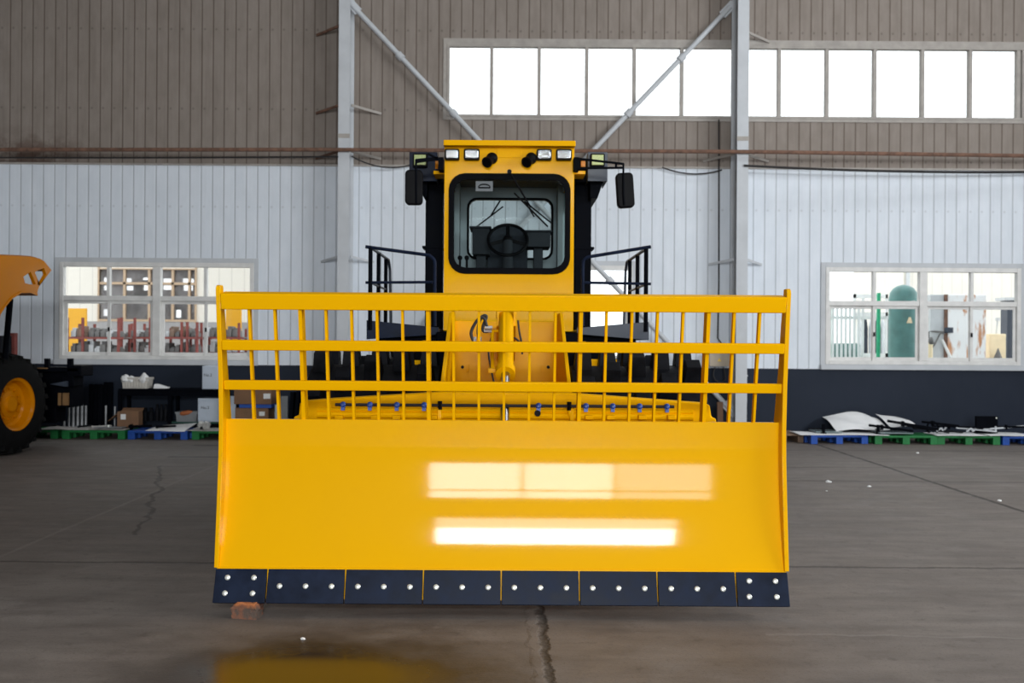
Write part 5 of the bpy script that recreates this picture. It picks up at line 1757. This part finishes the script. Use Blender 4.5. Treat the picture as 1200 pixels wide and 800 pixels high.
def rack(posts, Y, ytop, lab, n):
    """posts: pixel columns; two shelf levels loaded with castings"""
    xs = [P(p_, 390, Y).x for p_ in posts]
    t = thing('stock_rack', ((xs[0] + xs[-1]) / 2, Y, GZ), lab, 'rack')
    ztop = P(posts[0], ytop, Y).z
    for x in xs:
        for y in (Y, Y + 0.75):
            MB().b2(x - 0.03, x + 0.03, y - 0.03, y + 0.03, GZ, ztop - (0.15 if y > Y else 0)).build('post', M['red_steel'], t)
    for py in (394.5, 412.5):
        z = P(posts[0], py, Y).z
        for y in (Y - 0.05, Y + 0.80):
            MB().b2(xs[0] - 0.15, xs[-1] + 0.15, y - 0.02, y + 0.02, z - 0.055, z).build('rail', M['red_steel'], t)
        MB().b2(xs[0] - 0.1, xs[-1] + 0.1, Y + 0.04, Y + 0.70, z - 0.03, z).build('shelf', M['grey_block'], t)
        pile(xs[0] + 0.05, xs[-1] - 0.05, Y + 0.08, Y + 0.62, z + 0.001, n, 'small grey casting stacked on a red rack outside the left window', 'castings on the yard racks')


M['brown_block'] = pm('brown_castings', (0.22, 0.15, 0.11), 0.8, var=0.3, scale=9)
rack((79, 97, 139), 26.0, 372, 'long red steel rack with grey castings, farthest left outside left window', 8)
rack((142.5, 158, 176), 27.6, 372, 'red steel rack outside, behind the middle post of left window', 5)
rack((189, 213, 219.5, 231), 26.2, 377, 'red steel rack with four front posts, in the third lower pane', 6)
rack((236, 262, 280), 27.4, 378, 'red steel rack outside, partly behind left end of the grille', 6)

# right window: tank, fence, gas bottles, rusty container
Yt = 22.3
a = P(1058.5, 376, Yt)
tr_ = (P(1075, 0, Yt).x - P(1042.5, 0, Yt).x) / 2
zt = P(1058, 333.5, Yt).z
tk = thing('pressure_tank', (a.x, Yt, GZ), 'tall green pressure tank with domed top outside the right window', 'tank')
h = zt - 0.3
prof = [(0.0, tr_ * 0.4), (0.02, tr_ * 0.75), (0.05, tr_ * 0.96), (0.075, tr_)]
prof += [(0.86, tr_), (0.87, tr_ * 1.012), (0.88, tr_ * 1.012), (0.89, tr_), (0.935, tr_ * 0.93), (0.97, tr_ * 0.72), (0.99, tr_ * 0.42), (1.0, tr_ * 0.1)]
MB().lathe((a.x, Yt, 0.3), (a.x, Yt, zt), prof, 36).build('shell', M['tank_green'], tk, angle=30)
for k in range(3):
    an = PI / 2 + 2 * PI * k / 3
    x, y = a.x + tr_ * 0.8 * math.cos(an), Yt + tr_ * 0.8 * math.sin(an)
    MB().b2(x - 0.05, x + 0.05, y - 0.05, y + 0.05, GZ, 0.5).build('leg', M['tank_green'], tk)
p, q = P(1062.5, 371.5, Yt - tr_ - 0.02), P(1069, 378.5, Yt - tr_ - 0.02)
MB().prism([(p.x, q.z), (q.x, q.z), (q.x - 0.03, p.z), (p.x + 0.05, p.z)], 'y', Yt - tr_ - 0.03, Yt - tr_ - 0.015).build('nameplate', M['ochre'], tk)
p = P(1068, 356, Yt - tr_ * 0.8)
MB().cyl((p.x, Yt - tr_ * 0.75, p.z), (p.x, Yt - tr_ - 0.08, p.z), 0.07, seg=16).build('pressure_gauge', M['paper'], tk)
# green post
gp0, gp1 = P(1028.5, 343, 24.5), P(1031.5, 422, 24.5)
solo(MB().b2(gp0.x, gp1.x, 24.5, 24.57, GZ, gp0.z), 'fence_post', M['green_post'], 'bright green post just left of the green tank outside', 'post')
gp0, gp1 = P(971.5, 352, 24.0), P(974, 422, 24.0)
solo(MB().b2(gp0.x, gp1.x, 24.0, 24.06, GZ, gp0.z), 'fence_post', M['green_post'], 'thin green post at the left end of right window', 'post')
# pale fence
fa, fb = P(974, 0, 25.5).x, P(1014, 0, 25.5).x
fz0, fz1 = P(990, 356, 25.5).z, P(990, 372, 25.5).z
fe = thing('picket_fence', ((fa + fb) / 2, 25.5, GZ), 'pale upright-bar fence seen through left pane of right window', 'fence')
nb = 9
for i in range(nb):
    x = fa + (fb - fa) * i / (nb - 1)
    MB().b2(x - 0.03, x + 0.03, 25.5, 25.54, GZ, fz0 + (0.15 if i == nb - 1 else 0)).build('picket', M['fence'], fe)
for z in (fz1, 1.35, 0.3):
    MB().b2(fa, fb + 0.9, 25.54, 25.58, z - 0.04, z + 0.04).build('rail', M['fence'], fe)
MB().b2(fa, fb, 25.7, 25.72, GZ, P(990, 402, 25.7).z).build('mesh_panel', M['tank_green'], fe)
# gas bottles in a white rack
gx = [1007, 1014, 1021, 1028, 1034.5, 1041]
for i, px in enumerate(gx):
    Y = 27.0
    x = P(px, 380, Y).x
    zt = P(px, 372, Y).z
    g = thing('gas_bottle', (x, Y, GZ), 'white gas bottle standing in the pale rack left of the green tank', 'gas bottle', 'gas bottles outside the right window')
    MB().lathe((x, Y, GZ), (x, Y, zt), [(0, 0.06), (0.02, 0.068), (0.88, 0.068), (0.95, 0.05), (1, 0.02)], 16).build('body', M['cylinder'] if i % 2 == 0 else M['slate'], g)
    MB().cyl((x, Y, zt), (x, Y, zt + 0.1), 0.04, seg=10).build('valve', M['zinc'], g)
rkx0, rkx1 = P(1003, 0, 26.7).x, P(1043, 0, 26.7).x
gr = thing('bottle_rack', ((rkx0 + rkx1) / 2, 26.8, GZ), 'white steel rack holding the gas bottles outside', 'rack')
for z in (P(1020, 368, 26.7).z, P(1020, 416, 26.7).z, P(1020, 347, 26.7).z):
    MB().b2(rkx0, rkx1, 26.7, 26.76, z - 0.05, z + 0.05).build('rail', M['fence'], gr)
for x in (rkx0, rkx1 - 0.06):
    MB().b2(x, x + 0.06, 26.7, 26.76, GZ, P(1020, 344, 26.7).z).build('post', M['fence'], gr)
# tall cream wall far behind
a, b = P(1061, 0, 42).x, P(1240, 0, 42).x
fb_ = thing('factory_building', ((a + b) / 2, 44, GZ), 'tall pale building far behind the tank and container', 'building')
MB().b2(a, b, 42, 48, GZ, 9.0).build('wall', M['cream_ribbed'], fb_)
MB().b2(a - 0.3, b + 0.3, 41.7, 48.3, 9.0, 9.3).build('roof', M['grey_panel'], fb_)
MB().cyl((a + 0.15, 41.9, GZ), (a + 0.15, 41.9, 9.0), 0.08, seg=10).build('downpipe', M['grey_panel'], fb_)
# container: grey door end, then rust-streaked white side
Yc = 24.0
x0, x1, x2 = P(1093.5, 0, Yc).x, P(1110.5, 0, Yc).x, P(1158.5, 0, Yc).x
zc = P(1120, 345, Yc).z
ctn = thing('shipping_container', ((x0 + x2) / 2, Yc + 0.6, GZ), 'rust-streaked white container outside the right window', 'container')
MB().b2(x1, x2, Yc, Yc + 1.2, GZ + 0.12, zc).build('side_wall', M['rusty_white'], ctn, bevel=0.02)
MB().b2(x0, x1, Yc + 0.02, Yc + 1.2, GZ + 0.12, zc).build('door_end', M['grey_panel'], ctn, bevel=0.02)
MB().b2(x1 - 0.03, x1 + 0.05, Yc - 0.02, Yc + 0.02, GZ, zc).build('corner_post', M['rust'], ctn)
jb0, jb1 = P(1108.5, 383.5, Yc - 0.1), P(1116.5, 390, Yc - 0.1)
j = MB().b2(jb0.x, jb1.x, Yc - 0.14, Yc - 0.001, jb1.z, jb0.z).build('junction_box', M['slate'], ctn, bevel=0.01)
cd = MB()
cd.tube([P(1106.5, 391, Yc - 0.06), P(1102, 390, Yc - 0.06), P(1095, 404, Yc - 0.06), P(1088, 412, Yc - 0.06)], 0.02, 6)
cd.tube([P(1089, 420, Yc - 0.06), P(1088.5, 388.5, Yc - 0.06), P(1094, 388, Yc - 0.06), P(1106, 389, Yc - 0.06)], 0.022, 8)
cd.build('conduit', M['grey_block'], j)
sp = MB().tube([P(1104, 398, Yc - 0.05), Vector((P(1135, 0, Yc).x, Yc - 0.9, GZ + 0.02))], 0.035, 8)
solo(sp, 'leaning_pole', M['paper'], 'white pole leaning on the container below the junction box', 'pole')
# valve stand by the left end of the container
vs = P(1090, 400, 23.6)
vt = thing('valve_stand', (vs.x, 23.6, GZ), 'small valve stand left of the container outside the right window', 'valve')
MB().cyl((vs.x, 23.6, GZ), (vs.x, 23.6, vs.z), 0.06, seg=12).build('pipe', M['ochre'], vt)
MB().cyl((vs.x - 0.03, 23.6, vs.z), (vs.x + 0.05, 23.55, vs.z + 0.03), 0.09, seg=14).build('hand_wheel', M['grey_block'], vt)
# ochre hoist drum with cone, dark shed at the right end
a, b = P(1159.5, 391, 25.0), P(1179, 424, 25.0)
oc = thing('ochre_hopper', ((a.x + b.x) / 2, 25.3, GZ), 'pale ochre box-shaped hopper right of the container outside', 'hopper')
MB().b2(a.x, b.x, 25.0, 25.5, GZ, a.z).build('body', M['ochre'], oc, bevel=0.02)
p = P(1169, 422, 24.85)
MB().lathe((p.x, 24.83, GZ), (p.x, 24.83, P(1169, 408, 24.83).z), [(0, 0.16), (0.8, 0.14), (1, 0.01)], 16).build('traffic_cone', M['grey_block'], oc)
p0, p1 = P(1167.5, 391, 25.2), P(1169, 374, 25.2)
MB().tube([p0, p1], 0.02, 8).build('rod', M['grey_panel'], oc)
MB().box(p1, (0.09, 0.06, 0.08)).build('rod_head', M['grey_panel'], oc)
a, b = P(1180.5, 352, 26.0), P(1200, 424, 26.0)
ds = thing('dark_shed', ((a.x + b.x) / 2, 26.6, GZ), 'dark grey shed at the far right of the right window', 'shed')
MB().b2(a.x, b.x + 0.6, 26.0, 26.35, GZ, a.z).build('wall', M['slate'], ds)
MB().b2(a.x - 0.1, b.x + 0.7, 25.9, 26.45, a.z, a.z + 0.08).build('roof', M['grey_panel'], ds)
